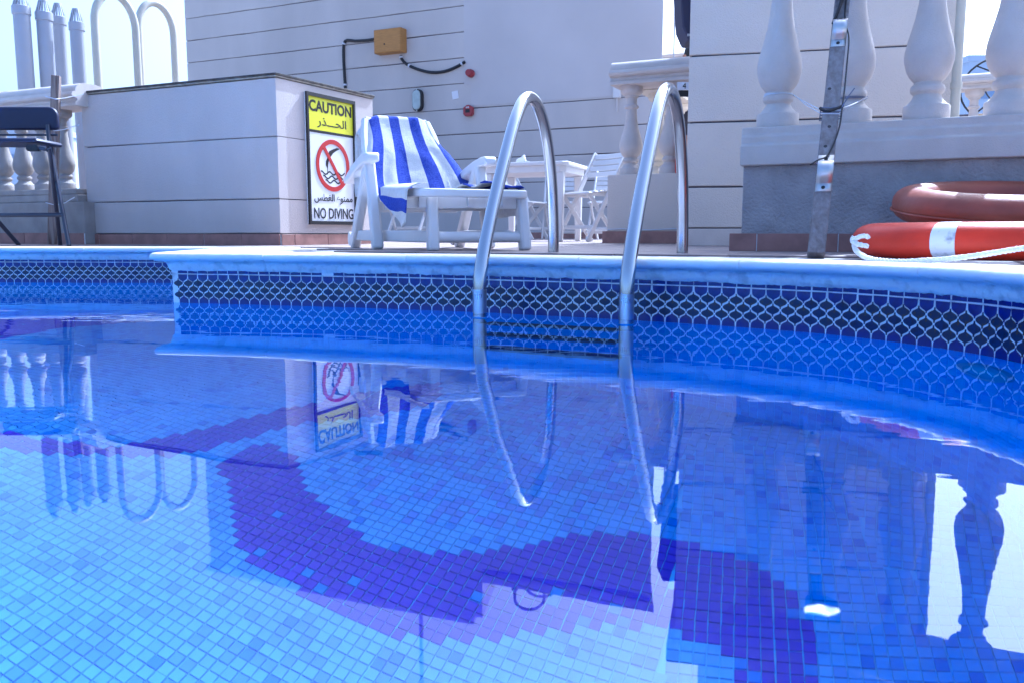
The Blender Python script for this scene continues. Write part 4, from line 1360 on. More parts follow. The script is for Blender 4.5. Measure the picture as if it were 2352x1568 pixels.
# armrests and their crossed legs
for w in (0.0, LWID):
    sgn_ = 1 if w else -1
    P = []
    ctr = [(-0.44, 0.518), (-0.36, 0.545), (-0.24, 0.577), (-0.12, 0.600), (-0.02, 0.612), (0.03, 0.612), (0.045, 0.596)]
    prof = []
    n = len(ctr); vs_ = []
    for i, (s, z) in enumerate(ctr):
        hw = 0.032 if i < n - 1 else 0.026
        th = 0.042 if 0 < i < n - 1 else 0.022
        vs_ += [L(s, w - hw, z), L(s, w + hw, z), L(s, w + hw, z - th), L(s, w - hw, z - th)]
    fs = []
    for i in range(n - 1):
        a = i * 4
        for j in range(4):
            j2 = (j + 1) % 4
            fs.append((a + j, a + 4 + j, a + 4 + j2, a + j2))
    fs += [(0, 1, 2, 3), tuple(reversed([(n - 1) * 4 + j for j in range(4)]))]
    mb = MB(); mb.add(vs_, fs)
    mb.f = [tuple(reversed(f)) for f in mb.f]
    mb.build('armrest', M_WHITEP, lg, bevel=0.007)
    wi = w - sgn_ * 0.012
    mb = MB(); mb.beam(L(-0.075, wi, 0.575), L(0.055, wi, DECK), 0.05, 0.042, LW, w2=0.05, t2=0.052); mb.build('leg', M_WHITEP, lg, bevel=0.012, seg=3)
    mb = MB(); mb.beam(L(-0.10, wi, 0.575), L(-0.40, wi + sgn_ * 0.004, DECK), 0.042, 0.045, LW, w2=0.046, t2=0.06); mb.build('leg', M_WHITEP, lg, bevel=0.010)
    mb = MB(); mb.lathe([(0.004, -0.026), (0.034, -0.024), (0.034, 0.024), (0.004, 0.026)], L(-0.43, wi, DECK + 0.045), 16, LF, UP, LW); mb.build('wheel', M_WHITEP, lg)
    # long stretcher near the ground
    mb = MB(); mb.beam(L(-0.36, wi, DECK + 0.062), L(0.49, 0.13 if not w else LWID - 0.10, DECK + 0.058), 0.03, 0.05, LW); mb.build('stretcher', M_WHITEP, lg, bevel=0.006)
for w in (0.125, LWID - 0.045):
    mb = MB(); mb.beam(L(0.505, w, SEAT - 0.03), L(0.53, w + (0.008 if w > .3 else -0.004), DECK), 0.046, 0.046, LW, w2=0.047, t2=0.05); mb.build('leg', M_WHITEP, lg, bevel=0.012, seg=3)
mb = MB(); mb.tube([L(0.515, 0.13, DECK + 0.056), L(0.515, LWID - 0.05, DECK + 0.056)], 0.023, 14); mb.build('front_stretcher', M_WHITEP, lg)
# backrest
def back_pt(u, v, lift=0.0):
    """u 0..1 across, v 0..1 from the seat up to the top."""
    s = -0.24 - 0.27 * v; z = SEAT + 0.005 + 0.385 * v
    n = Vector((0, 0, 0)) + LF * 0.82 + UP * 0.57
    w = LWID / 2 - 0.02 + (u - 0.5) * (LWID - 0.13) * (1 - 0.16 * v)
    bow = 0.022 * (1 - (2 * u - 1) ** 2)
    return L(s, w, z) + n * (lift - bow)
mb = MB()
outl_b = []
for k in range(9):
    v = 0.04 + k * 0.11
    e = 0.0 if v < 0.8 else 0.06 * (v - .8) / .2
    mb = MB(); nrm = (LF * 0.82 + UP * 0.57).normalized()
    a, b = back_pt(0.03 + e, v + 0.04), back_pt(0.97 - e, v + 0.04)
    mb.beam(a, b, 0.036, 0.012, (UP * 0.82 - LF * 0.57)); mb.build('back_slat', M_WHITEP, lg, bevel=0.003)
for u in (0.02, 0.98):
    pts = [back_pt(u + (0.05 if u < .5 else -0.05) * max(0, v - .75) * 3, v) for v in (0, .2, .4, .6, .8, .93, 1.0)]
    mb = MB(); mb.tube(pts, 0.02, 8); mb.build('back_frame', M_WHITEP, lg)
mb = MB(); mb.tube([back_pt(u, 1.0) for u in (0.06, .2, .4, .6, .8, .94)], 0.02, 8); mb.build('back_frame', M_WHITEP, lg)

# towel over the back
tw = thing('beach_towel', 'blue and white striped towel draped over the lounger back', 'towel', tuple(L(-0.4, LWID / 2, SEAT)))
NB_ = 8                                     # stripes
cols = NB_ * 5
def towel_pt(u, v):
    """u 0..1 across, v 0 (bottom, on the seat) .. 1 top edge .. 1.45 behind."""
    # shape of the draped cloth: shoulders round off to both sides, lower edge fans out
    x = 2 * u - 1
    vv = min(v, 1.0)
    half = 0.200 + 0.088 * max(0, 1 - vv) ** 1.2 + 0.012 * math.sin(vv * 7)
    w = LWID / 2 - 0.012 + x * half + 0.05 * (1 - vv) * max(0, x)
    edge = max(0.0, abs(x) - 0.72) / 0.28
    s = -0.225 - 0.27 * vv; z = SEAT + 0.012 + 0.40 * vv
    n = (LF * 0.82 + UP * 0.57).normalized()
    wr = 0.009 * noise.noise(Vector((u * 5, v * 3, 1))) + 0.004 * math.sin(u * 22 + 3 * noise.noise(Vector((u * 3, v * 4, 7)))) * (1.1 - vv)
    wr += 0.0025 * noise.noise(Vector((u * 16, v * 40, 2)))
    p = L(s, w, z) + n * (0.014 - 0.020 * (1 - x * x) + wr)
    # rounded top corners
    drop = 0.075 * max(0.0, abs(x) - 0.45) ** 1.6 / 0.55 ** 1.6
    if vv > 0.6: p -= UP * drop * (vv - 0.6) / 0.4
    p -= n * 0.045 * edge ** 1.6
    if v > 1.0:
        t = (v - 1.0) / 0.45
        a = t * 2.4
        p += UP * (0.022 * math.sin(min(a, math.pi)) - 0.30 * max(0, t - 0.18)) - LF * (0.05 * min(1.0, t * 4) + 0.02 * t)
    return p
rows_v = [i / 34 for i in range(35)] + [1.0 + 0.45 * i / 12 for i in range(1, 13)]
mb = MB()
P = [[towel_pt(j / cols, v) for j in range(cols + 1)] for v in rows_v]
vs_ = [p for row in P for p in row]
mb.v = [tuple(p) for p in vs_]
for i in range(len(P) - 1):
    for j in range(cols):
        mb.f.append((i * (cols + 1) + j, i * (cols + 1) + j + 1, (i + 1) * (cols + 1) + j + 1, (i + 1) * (cols + 1) + j))
        mb.m.append((j // 5) % 2)
o = mb.build('towel_body', [M_TOWW, M_TOWB], tw, sharp=0)
for pgn in o.data.polygons: pgn.use_smooth = True
md = o.modifiers.new('thick', 'SOLIDIFY'); md.thickness = 0.006
# corner hanging over the near edge of the seat
def cloth(name, poly_rows, mats, parent, stripe):
    mb = MB()
    r, c = len(poly_rows), len(poly_rows[0])
    mb.v = [tuple(p) for row in poly_rows for p in row]
    for i in range(r - 1):
        for j in range(c - 1):
            mb.f.append((i * c + j, i * c + j + 1, (i + 1) * c + j + 1, (i + 1) * c + j)); mb.m.append(stripe(i / max(1, r - 2), j / (c - 1)))
    o = mb.build(name, mats, parent, sharp=0)
    for pgn in o.data.polygons: pgn.use_smooth = True
    md = o.modifiers.new('thick', 'SOLIDIFY'); md.thickness = 0.005
    return o
def tlen(q): return 0.045 + 0.150 * min(1.0, q / 0.86) ** 0.75 - 0.028 * max(0.0, q - 0.86) / 0.14
rows_ = []
nr = 18
for i in range(nr + 1):
    row = []
    for j in range(25):
        q = j / 24
        d1, d2 = 0.050 + 0.028 * q, 0.108 + 0.022 * q          # edges of the blue band, from the seat edge down
        d1, d2 = min(d1, tlen(q) * 0.98), min(d2, tlen(q) * 0.99)
        dd = d1 * i / 6 if i <= 6 else (d1 + (d2 - d1) * (i - 6) / 6 if i <= 12 else d2 + (tlen(q) - d2) * (i - 12) / 6)
        t = dd / tlen(q)
        # along the seat edge q: rear to front; hangs lower towards the front
        s = 0.10 + 0.475 * q + 0.02 * math.sin(t * 3) * (1 - q) + t * 0.06 * (1 - q)
        length = tlen(q)
        over = 0.035 * (1 - min(1, t * 5)) 
        zz_ = SEAT + 0.016 + sag(s) - length * max(0, (t - 0.08)) + (0.012 * math.sin(q * 9) * t) * 0.4
        w = 0.028 - 0.020 * min(1, t * 6) + over * 1.6 - 0.012 * t * math.sin(q * 7 + 1)
        row.append(L(s, w, zz_))
    rows_.append(row)
cloth('towel_corner', rows_, [M_TOWW, M_TOWB], tw, lambda a, b: 1 if 6 <= round(a * 17) * 1.0 < 12 or b < 0.07 else 0)
# the far end lying on the other edge of the seat and dropping under it
rows_ = []
for i in range(13):
    t = i / 12
    row = []
    for j in range(13):
        q = j / 12
        s = -0.18 + 0.66 * q
        if t < 0.55:
            w = LWID - 0.20 + 0.18 * t / 0.55; zz_ = SEAT + 0.014 + sag(s) + 0.018 * math.sin(q * 8 + t * 4) ** 2 * (0.4 + q)
        else:
            k = (t - 0.55) / 0.45
            w = LWID - 0.02 + 0.012 * math.sin(k * 2) ; zz_ = SEAT + 0.016 + sag(s) - k * (0.06 + 0.075 * math.sin(q * 2.6)) + 0.004 * math.sin(q * 20)
        row.append(L(s, w, zz_))
    rows_.append(row)
cloth('towel_end', rows_, [M_TOWW, M_TOWB], tw, lambda a, b: 1 if (0.52 < b < 0.72 and a < 0.6) or (b > 0.9 and a < .6) else 0)

# ------------------------------------------------------------------ folding chairs and table
def beam(a, b, w, t, side, name, m, parent, bev=0.004, **k):
    mb = MB(); mb.beam(a, b, w, t, side, **k); return mb.build(name, m, parent, bevel=bev, seg=1)
X, Y = Vector((1, 0, 0)), Vector((0, 1, 0))
def folding_chair(label):
    """Faces +X, centred on the origin at the deck."""
    c = thing('folding_chair', label, 'chair', (0, 0, 0), 'white folding chairs round the table')
    hw = 0.20
    for s in (-1, 1):
        beam(Vector((0.20, s * hw, 0)), Vector((-0.27, s * hw, 0.80)), 0.020, 0.042, Y, 'back_leg', M_WHITEP, c)
        beam(Vector((-0.20, s * (hw - .03), 0)), Vector((0.17, s * (hw - .03), 0.42)), 0.020, 0.040, Y, 'front_leg', M_WHITEP, c)
    for k in range(6):
        x = -0.16 + k * 0.066
        dz = 0.018 if k == 5 else (0.006 if k == 4 else 0)
        mb = MB(); mb.cbox((x, 0, 0.435 - dz - 0.012 * (k < 2)), 0.056, 0.40, 0.014); mb.build('seat_slat', M_WHITEP, c, bevel=0.004, seg=1)
    for s in (-1, 1):
        beam(Vector((-0.19, s * 0.17, 0.412)), Vector((0.20, s * 0.17, 0.412)), 0.018, 0.034, Y, 'seat_rail', M_WHITEP, c)
    for k in range(4):
        z = 0.60 + k * 0.055; x = -0.27 + (0.80 - z) * 0.5875
        rowsl = []
        for j in range(7):
            y = -0.2 + 0.4 * j / 6
            bow = -0.028 * (1 - (y / 0.2) ** 2)
            rowsl.append((x + bow, y))
        vs_ = []
        for (xx, y) in rowsl:
            for dx, dz in ((0.008, -0.021), (0.0, 0.021), (-0.012, 0.021), (-0.004, -0.021)):
                vs_.append((xx + dx, y, z + dz))
        fs = []
        for j in range(6):
            for q in range(4):
                q2 = (q + 1) % 4
                fs.append((j * 4 + q, j * 4 + 4 + q, j * 4 + 4 + q2, j * 4 + q2))
        fs += [(3, 2, 1, 0), (24, 25, 26, 27)]
        mb = MB(); mb.add(vs_, [tuple(reversed(f)) for f in fs]); mb.build('back_slat', M_WHITEP, c, bevel=0.003, seg=1)
    beam(Vector((0.125, -hw, 0.127)), Vector((0.125, hw, 0.127)), 0.018, 0.032, X, 'stretcher', M_WHITEP, c)
    beam(Vector((-0.125, -hw + .03, 0.085)), Vector((-0.125, hw - .03, 0.085)), 0.018, 0.032, X, 'stretcher', M_WHITEP, c)
    return c
def dup(root, label):
    r = root.copy(); COL.objects.link(r); r['label'] = label
    for ch in list(root.children):
        d = ch.copy(); COL.objects.link(d); d.parent = r
    return r
ch0 = folding_chair('white folding chair facing the table, its back against the balustrade end')
spots = [(1352, 554, 7.65, 218, None),
         (1396, 550, 9.9, 250, 'white folding chair on the far side of the table behind the balustrade end'),
         (1205, 550, 9.9, -28, 'white folding chair tucked under the table, nearest the lounger seat'),
         (1288, 550, 10.1, 262, 'white folding chair tucked under the table behind the ladder rail'),
         (938, 551, 9.0, 75, 'white folding chair seen between the lounger legs')]
chair_root = ch0
for x, y, Yd, rz, lab in spots:
    c = ch0 if lab is None else dup(ch0, lab)
    p = at(x, y, Yd)
    c.location = (p.x, p.y, DECK); c.rotation_euler = (0, 0, R(rz))
# table
TC = at(1228, 552, 8.0); TC = Vector((TC.x, TC.y, DECK))
tb = thing('garden_table', 'white plastic garden table between the folding chairs', 'table', tuple(TC))
ta = R(-20)
tX = Vector((math.cos(ta), math.sin(ta), 0)); tY = Vector((-math.sin(ta), math.cos(ta), 0))
TH = at(1228, 380, 8.0).z - DECK
tw_, td_ = 0.84, 0.74
cr = [(tw_ / 2 * a, td_ / 2 * b) for a, b in ((-1, -.86), (-.88, -1), (.88, -1), (1, -.86), (1, .86), (.88, 1), (-.88, 1), (-1, .86))]
mb = MB(); mb.prism(cr, TC + UP * (TH - 0.035), tX, tY, UP, 0.035); mb.build('tabletop', M_WHITEP, tb, bevel=0.008)
mb = MB(); mb.prism([(a * .93, b * .93) for a, b in cr], TC + UP * (TH - 0.09), tX, tY, UP, 0.056); mb.build('apron', M_WHITEP, tb)
for a in (-1, 1):
    for b in (-1, 1):
        p = TC + tX * a * tw_ * 0.40 + tY * b * td_ * 0.40
        mb = MB(); mb.beam(p + UP * (TH - 0.088), p, 0.075, 0.075, tX, w2=0.052, t2=0.052); mb.build('leg', M_WHITEP, tb, bevel=0.012)
q = TC - tX * 0.13 + tY * 0.0 + UP * TH
nap = thing('napkin_holder', 'small white napkin fan standing on the garden table', 'napkin holder', tuple(q))
mb = MB(); mb.prism([(-.07, 0), (.09, 0), (.07, .035), (.035, .045), (.02, .10), (-.01, .075), (-.05, .06)], q, tX, UP, tY, 0.035); mb.build('napkins', M_PAPER, nap, bevel=0.004)
mb = MB(); mb.cbox(q + UP * 0.004 + tX * 0.22, 0.34, 0.22, 0.008, tX, tY); tag(mb.build('folded_newspaper', M_DWIRE), 'flat dark folder lying on the garden table', 'folder')

# ------------------------------------------------------------------ lifebuoys
def buoy(name, label, c, Rm, ra_, rb_, m, band_at, M=None, seg=72, ribs=0):
    t = thing(name, label, 'lifebuoy', tuple(c), 'lifebuoys on the coping')
    Q = M or Matrix.Identity(3)
    def pt(a, b, k=1.0):
        # flattened ring section: rounder outside
        x = ra_ * k * math.cos(b); z = rb_ * k * (abs(math.sin(b)) ** 0.85) * (1 if math.sin(b) >= 0 else -1)
        return Vector(c) + Q @ Vector(((Rm + x) * math.cos(a), (Rm + x) * math.sin(a), z))
    nb_ = 20
    def ringpart(a0, a1, k, name, mm, n):
        mb = MB()
        full = abs(a1 - a0) > 6.2
        rows = [[pt(a0 + (a1 - a0) * i / n, 2 * math.pi * j / nb_, k) for j in range(nb_)] for i in range(n + 1)]
        vs_ = [p for r in rows for p in r]; fs = []
        for i in range(n):
            for j in range(nb_):
                j2 = (j + 1) % nb_
                fs.append((i * nb_ + j, i * nb_ + j2, (i + 1) * nb_ + j2, (i + 1) * nb_ + j))
        mb.add(vs_, [tuple(reversed(f)) for f in fs])
        return mb.build(name, mm, t, sharp=60)
    ringpart(0, 2 * math.pi, 1.0, 'ring', m, seg)
    for a in band_at:
        ringpart(a - 0.085, a + 0.085, 1.012, 'reflective_band', M_BAND, 8)
    return t, pt
LB = at(1965, 555, 2.33); 
Rm1, ra1, rb1 = 0.285, 0.062, 0.048
c1 = Vector((LB.x + Rm1 + ra1 + 0.028, 2.36, CZ + 0.063 + rb1))
def seen_x(P_): return 1176 + FPX * P_.x / (P_.y * CP - (P_.z - EYE) * SP)
a1 = min((math.pi * (1.0 + k / 400) for k in range(200)), key=lambda a: abs(seen_x(c1 + Vector((math.cos(a), math.sin(a), 0)) * (Rm1 + ra1)) - 2164))
low, lpt = buoy('lifebuoy', 'bright orange red lifebuoy with a white band and rope lying on the coping', c1, Rm1, ra1, rb1, M_ORANGE, [a1, a1 + math.pi / 2, a1 + math.pi, a1 - math.pi / 2])
# seam line round the outside
# white rope: a loop at the left end, then slack along the front
aL = math.pi + 0.12
def rope(parent, pts, r):
    """Three twisted strands."""
    pts = catmull(pts, 0.006)
    n = len(pts); d = 0.0
    fr = []
    u = Vector((0, 0, 1))
    for i in range(n):
        t = (pts[min(i + 1, n - 1)] - pts[max(i - 1, 0)]).normalized()
        u = (u - t * u.dot(t))
        if u.length < 1e-4: u = t.orthogonal()
        u = u.normalized(); fr.append((u.copy(), t.cross(u)))
    for k in range(3):
        P = []; d = 0
        for i in range(n):
            if i: d += (pts[i] - pts[i - 1]).length
            a = 2 * math.pi * (k / 3 + d / 0.032)
            P.append(pts[i] + (fr[i][0] * math.cos(a) + fr[i][1] * math.sin(a)) * r * 0.52)
        mb = MB(); mb.tube(P, r * 0.58, 6); mb.build('rope_strand', M_ROPE, parent, sharp=80)
def on_px(x, y, Y): return at(x, y, Y)
ropeobj = bpy.data.objects.new('grab_rope', None); COL.objects.link(ropeobj); ropeobj.parent = low; ropeobj.matrix_parent_inverse = parent_inv(low)
p_in1 = lpt(math.pi + 0.30, R(18), 1.0); p_in2 = lpt(math.pi + 0.30, R(-25), 1.0)
rope(ropeobj, [on_px(1995, 546, 2.23), on_px(1984, 542, 2.225), on_px(1972, 545, 2.24), on_px(1964, 552, 2.25), on_px(1962, 562, 2.26), on_px(1966, 575, 2.24), on_px(1978, 586, 2.18),
           on_px(1998, 595, 2.12), on_px(2030, 600, 2.07), on_px(2070, 602, 2.03), on_px(2110, 600, 2.005), on_px(2160, 597, 1.985), on_px(2210, 592, 1.975), on_px(2260, 585, 1.965), on_px(2310, 577, 1.96), on_px(2370, 568, 1.96), on_px(2440, 560, 1.96)], 0.0068)
rope(ropeobj, [on_px(1962, 545, 2.27), on_px(1958, 553, 2.265), on_px(1966, 560, 2.24), on_px(1976, 563, 2.22), on_px(1994, 566, 2.215)], 0.0068)

tilt = Matrix.Rotation(R(7.5), 3, 'X') @ Matrix.Rotation(R(-1.0), 3, 'Y')
UL = at(2072, 475, 2.80)
c2 = Vector((UL.x + 0.285 + 0.066 + 0.0, 2.80, c1.z + rb1 + 0.062))
up_, upt = buoy('lifebuoy', 'faded brownish orange lifebuoy resting on top of the brighter one', c2, 0.285, 0.068, 0.058, M_ORANGE2, [], tilt)
mb = MB()
pts = [c2 + tilt @ Vector((0.354 * math.cos(2 * math.pi * k / 60), 0.354 * math.sin(2 * math.pi * k / 60), -0.018)) for k in range(60)]
mb.tube(pts, 0.004, 6, closed=True); mb.build('seam', M_ORANGE2, up_)

# ------------------------------------------------------------------ wooden post with clips and cables
pb = gz(1874, 596, CZ + 0.062); 
pb = Vector((pb.x, 2.62, 0)); q = at(1874, 590, 2.62); pb = Vector((q.x, q.y, DECK + 0.003))
pt_ = at(1941, -60, 3.30)
post = thing('wooden_post', 'weathered timber post leaning against the near balustrade with two metal clips', 'post', tuple(pb))
pd = (pt_ - pb).normalized()
sdv = Vector((0.96, -0.28, 0)).normalized()
pn = pd.cross(sdv).normalized()
if pn.y > 0: pn = -pn
mb = MB(); mb.beam(pb, pt_, 0.052, 0.036, sdv); mb.build('timber', M_WOOD, post, bevel=0.003)
def on_post(y, off=0.0, lat=0.0):
    lo_, hi_ = 0.0, 1.0
    for _ in range(40):
        mid = (lo_ + hi_) / 2; P_ = pb.lerp(pt_, mid); d_ = P_.y * CP - (P_.z - EYE) * SP; upv = P_.y * SP + (P_.z - EYE) * CP
        if 784 - FPX * upv / d_ > y: lo_ = mid
        else: hi_ = mid
    return pb.lerp(pt_, lo_) + pn * off + sdv * lat
def clip(yc, wpx):
    c = on_post(yc, 0.017)
    mb = MB()
    prof = [(-0.075, 0.002), (-0.040, 0.002), (-0.036, 0.012)] + [(-0.034 * math.cos(a), 0.014 + 0.030 * math.sin(a)) for a in [R(12 * k) for k in range(1, 15)]] + [(0.036, 0.012), (0.040, 0.002), (0.072, 0.002)]
    P = [[c + pd * (-x) + pn * h + sdv * s_ for x, h in prof] for s_ in (-0.024, -0.008, 0.008, 0.024)]
    mb.grid(P)
    o = mb.build('pipe_clip', M_CLIP, post, sharp=30)
    md = o.modifiers.new('thick', 'SOLIDIFY'); md.thickness = 0.0025; md.offset = 0
    for x in (-0.058, 0.058):
        mb = MB(); mb.lathe([(0.006, 0), (0.006, 0.003)], c + pd * x + pn * 0.003, 10, sdv, pd, pn); mb.build('screw', M_BLACK, o)
clip(83, 34); clip(408, 34)
for yk, lat in ((213, -0.012), (300, 0.0), (345, -0.006)):
    mb = MB(); mb.lathe([(0.006, 0), (0.006, 0.0012)], on_post(yk, 0.0172, lat), 10, sdv, pd, pn); mb.build('nail_hole', M_BLACK, post)
# black lamp head and its cables
lh = on_post(-25, 0.03)
t = thing('post_lamp', 'black lamp head at the top of the timber post', 'lamp', tuple(lh))
mb = MB(); mb.prism([(-0.04, 0.075), (-0.04, -0.035), (-0.025, -0.05), (0.045, -0.05), (0.085, -0.02), (0.095, 0.075)], lh, sdv, pd, pn, 0.07); mb.build('lamp_body', M_BLACK, t, bevel=0.01)
mb = MB(); mb.cbox(lh + pn * 0.072 + pd * 0.03 + sdv * 0.03, 0.09, 0.07, 0.004, sdv, pd, pn); mb.build('lamp_glass', M_DWIRE, t)
def cab(label, pts, r, m=M_BLACK, name='cable', cat='cable'):
    pts = catmull(pts, 0.02)
    mb = MB(); mb.tube(pts, r, 7); o = mb.build(name, m); return tag(o, label, cat)
cab('thick black cable hanging from the post lamp past the upper clip', [on_post(-5, 0.045, 0.0), on_post(30, 0.03, -0.008), on_post(60, 0.024, -0.022), on_post(66, 0.024, -0.024), on_post(50, 0.022, -0.016), on_post(10, 0.03, 0.004)], 0.0045)
cab('long thin black cable running down the edge of the timber post', [on_post(0, 0.02, 0.012), on_post(60, 0.022, 0.016), on_post(100, 0.022, 0.034), on_post(160, 0.022, 0.036), on_post(220, 0.022, 0.036), on_post(262, 0.024, 0.034), on_post(300, 0.022, 0.032), on_post(340, 0.022, 0.020), on_post(372, 0.024, 0.0), on_post(390, 0.05, -0.022), on_post(404, 0.055, -0.046)], 0.0028)
# wire ties
def loop(c, r, n=24, tiltz=0.0, ph=0.0):
    return [c + Vector((r * math.cos(2 * math.pi * k / n + ph), r * math.sin(2 * math.pi * k / n + ph), tiltz * math.sin(2 * math.pi * k / n))) for k in range(n + 1)]
bq = [nb0 + nD * (k * bsp) + UP * NBZ for k in range(4)]
wt1 = thing('wire_tie', 'pale wire wound round the first near baluster and tied to the post', 'wire', tuple(bq[0] + UP * 0.13))
for k in range(4):
    mb = MB(); mb.tube(loop(bq[0] + UP * (0.128 + 0.004 * k), 0.0585 - 0.0016 * k, tiltz=0.004 * (k - 1.5)), 0.0018, 6); mb.build('wire_turn', M_WIRE, wt1)
pw = on_post(262, 0.0)
for k in range(2):
    a = bq[0] + Vector((0.058, -0.012, 0.132 + 0.003 * k))
    b = on_post(262 + 8 * k, 0.019, -0.031)
    mb = MB(); mb.tube([a, a.lerp(b, 0.5) - UP * (0.002 + 0.004 * k), b, on_post(264 + 8 * k, 0.019, 0.03)], 0.0018, 6); mb.build('wire_strand', M_WIRE, wt1)
wt2 = thing('wire_tie', 'dark wire tying the timber post to the second near baluster', 'wire', tuple(pw))
for k in range(3):
    y_ = 256 + 6 * k
    P_ = [on_post(y_, 0.019, -0.033), on_post(y_ + 2, 0.0195, 0.0), on_post(y_ - 2, 0.019, 0.033), on_post(y_ - 3, -0.019, 0.034), on_post(y_, -0.019, -0.033), on_post(y_, 0.019, -0.033)]
    mb = MB(); mb.tube(P_, 0.0022, 6); mb.build('wire_turn', M_DWIRE, wt2)
P_ = [on_post(258, 0.021, -0.036), on_post(266, 0.022, -0.018), on_post(262, 0.023, 0.015), on_post(254, 0.021, 0.036)]
mb = MB(); mb.tube(catmull(P_, 0.01), 0.0052, 8); mb.build('black_tape', M_BLACK, wt2)
for k in range(2):
    b = bq[1] + Vector((0.05, -0.045, 0.098 + 0.006 * k))
    a = on_post(258 + 5 * k, 0.012, 0.034)
    mb = MB(); mb.tube([a, a.lerp(b, .5), b], 0.0022, 6); mb.build('wire_strand', M_DWIRE, wt2)
    mb = MB(); mb.tube(loop(bq[1] + UP * (0.098 + 0.005 * k), 0.0575), 0.002, 6); mb.build('wire_turn', M_DWIRE, wt2)
a = on_post(262, 0.02, 0.03); b = a + Vector((0.035, -0.02, 0.065))
mb = MB(); mb.tube([a, a.lerp(b, .6) + UP * .004, b], 0.002, 6); mb.build('wire_end', M_DWIRE, wt2)

# ------------------------------------------------------------------ black folding stool at the far coping
SY = 5.05
s0 = at(159, 571, SY)
st = thing('folding_stool', 'tall black folding bar stool by the wooden stake', 'stool', (at(60, 571, SY).x, SY, DECK))
bkz = at(100, 242, SY).z; bkb = at(100, 296, SY).z
xr = at(118, 270, SY).x; xl = xr - 0.46
P = []
def rr_poly(x0, x1, z0, z1, r):
    pts = []
    for cx_, cz_, a0 in ((x1 - r, z1 - r, 0), (x0 + r, z1 - r, 90), (x0 + r * .4, z0 + r * .4, 180), (x1 - r * .4, z0 + r * .4, 270)):
        rad = r if a0 < 180 else r * .4
        for k in range(6):
            a = R(a0 + 18 * k); pts.append((cx_ + rad * math.cos(a), cz_ + rad * math.sin(a)))
    return pts
mb = MB(); mb.prism(rr_poly(xl, xr, bkb, bkz, 0.05), Vector((0, SY + 0.06, 0)), X, UP, Y, 0.035); mb.build('backrest', M_NAVY, st, bevel=0.012, seg=3)
sz = at(100, 335, SY).z
mb = MB(); sxr = at(116, 335, SY - .10).x; mb.cbox((sxr - 0.21, SY - 0.10, sz + 0.005), 0.42, 0.28, 0.026); mb.build('seat', M_NAVY, st, bevel=0.015, seg=3)
SW_ = 0.50
for sg in (1, -1):
    sh = Vector((0 if sg > 0 else -SW_, 0, 0)); mx = 1 if sg > 0 else -1
    def sp3(x, y, Yd):
        p = at(x, y, Yd)
        if sg > 0: return p
        c_ = xr - SW_ / 2 + 0.02
        return Vector((2 * c_ - p.x, p.y, p.z))
    f_ = sp3(159, 571, SY - .22); f_.z = DECK
    mb = MB(); mb.tube([sp3(110, 288, SY + .055), sp3(112, 318, SY + .035), f_], 0.0125, 10); mb.build('front_leg', M_BLKMET, st)
    f_ = sp3(139, 571, SY + .20); f_.z = DECK
    mb = MB(); mb.tube(catmull([sp3(62, 341, SY - .22), sp3(96, 341, SY - .22), sp3(110, 346, SY - .21), sp3(116, 362, SY - .18), f_], 0.02), 0.0125, 10); mb.build('rear_leg', M_BLKMET, st)
    mb = MB(); mb.cbox(sp3(78, 341, SY - .22), 0.06, 0.032, 0.034); mb.build('seat_bracket', M_BLACK, st)
a_ = at(-130, 495, SY - .15); b_ = at(148, 494, SY - .15)
mb = MB(); mb.tube([a_, b_], 0.0125, 10); mb.build('foot_bar', M_BLKMET, st)
mb = MB(); mb.tube([(xl, SY + 0.055, bkb - 0.03), (xr, SY + 0.055, bkb - 0.03)], 0.006, 8); mb.build('back_bar', M_BLKMET, st)

# wooden stake tied to the left balustrade
k0 = at(121, 575, 5.60); k1 = at(129, 175, 5.66)
sk = thing('wooden_stake', 'brown wooden stake tied upright to the left balustrade', 'stake', (k0.x, k0.y, DECK))
mb = MB(); mb.beam((k0.x, k0.y, DECK), k1, 0.05, 0.05, X + Y * .25); mb.build('timber', M_STAKE, sk, bevel=0.004)
for yy, w_ in ((228, .11), (300, .08), (470, .05)):
    c = at(126, yy, 5.62)
    mb = MB(); mb.tube([c + Vector((-0.04, -0.035, .01)), c + Vector((0.03, -0.045, -.008)), c + Vector((0.05, 0.03, .01)), c + Vector((w_ + .02, 0.12, 0.05))], 0.003, 6); mb.build('wire_tie', M_WIRE, sk)

# ------------------------------------------------------------------ vent pipes beyond the left balustrade
def vent(label, xb, xt, ytop, Yd, wpx, cap=True):
    a = at(xb, 215, Yd); b = at(xt, ytop, Yd)
    xm = (a.x + b.x) / 2
    r = wpx / FPX * Yd / 2 * 0.93
    t = thing('vent_pipe', label, 'pipe', (xm, Yd, DECK), 'grey vent pipes on the roof')
    mb = MB(); mb.lathe([(r, DECK), (r, b.z - 0.02)], (xm, Yd, 0), 24); mb.build('pipe', M_PVC, t)
    mb = MB(); mb.lathe([(r, b.z - 0.03), (r * 1.12, b.z - 0.025), (r * 1.12, b.z + 0.035), (r * 1.0, b.z + 0.04)], (xm, Yd, 0), 24)
    cp = mb.build('cowl', M_PVC, t)
    for k in range(14):
        a_ = 2 * math.pi * k / 14
        dv = Vector((math.cos(a_), math.sin(a_), 0))
        p0 = Vector((xm, Yd, b.z + 0.035)) + dv * r * 0.98; p1 = Vector((xm, Yd, b.z + 0.13)) + dv * r * 0.52
        mb = MB(); mb.beam(p0, p1, 0.010, 0.006, Vector((-dv.y, dv.x, 0))); mb.build('cowl_slat', M_PVC, cp)
    mb = MB(); mb.lathe([(r * 0.5, b.z + 0.125), (r * 0.56, b.z + 0.128), (r * 0.5, b.z + 0.145), (r * .2, b.z + .15)], (xm, Yd, 0), 20); mb.build('cowl_cap', M_PVC, cp)
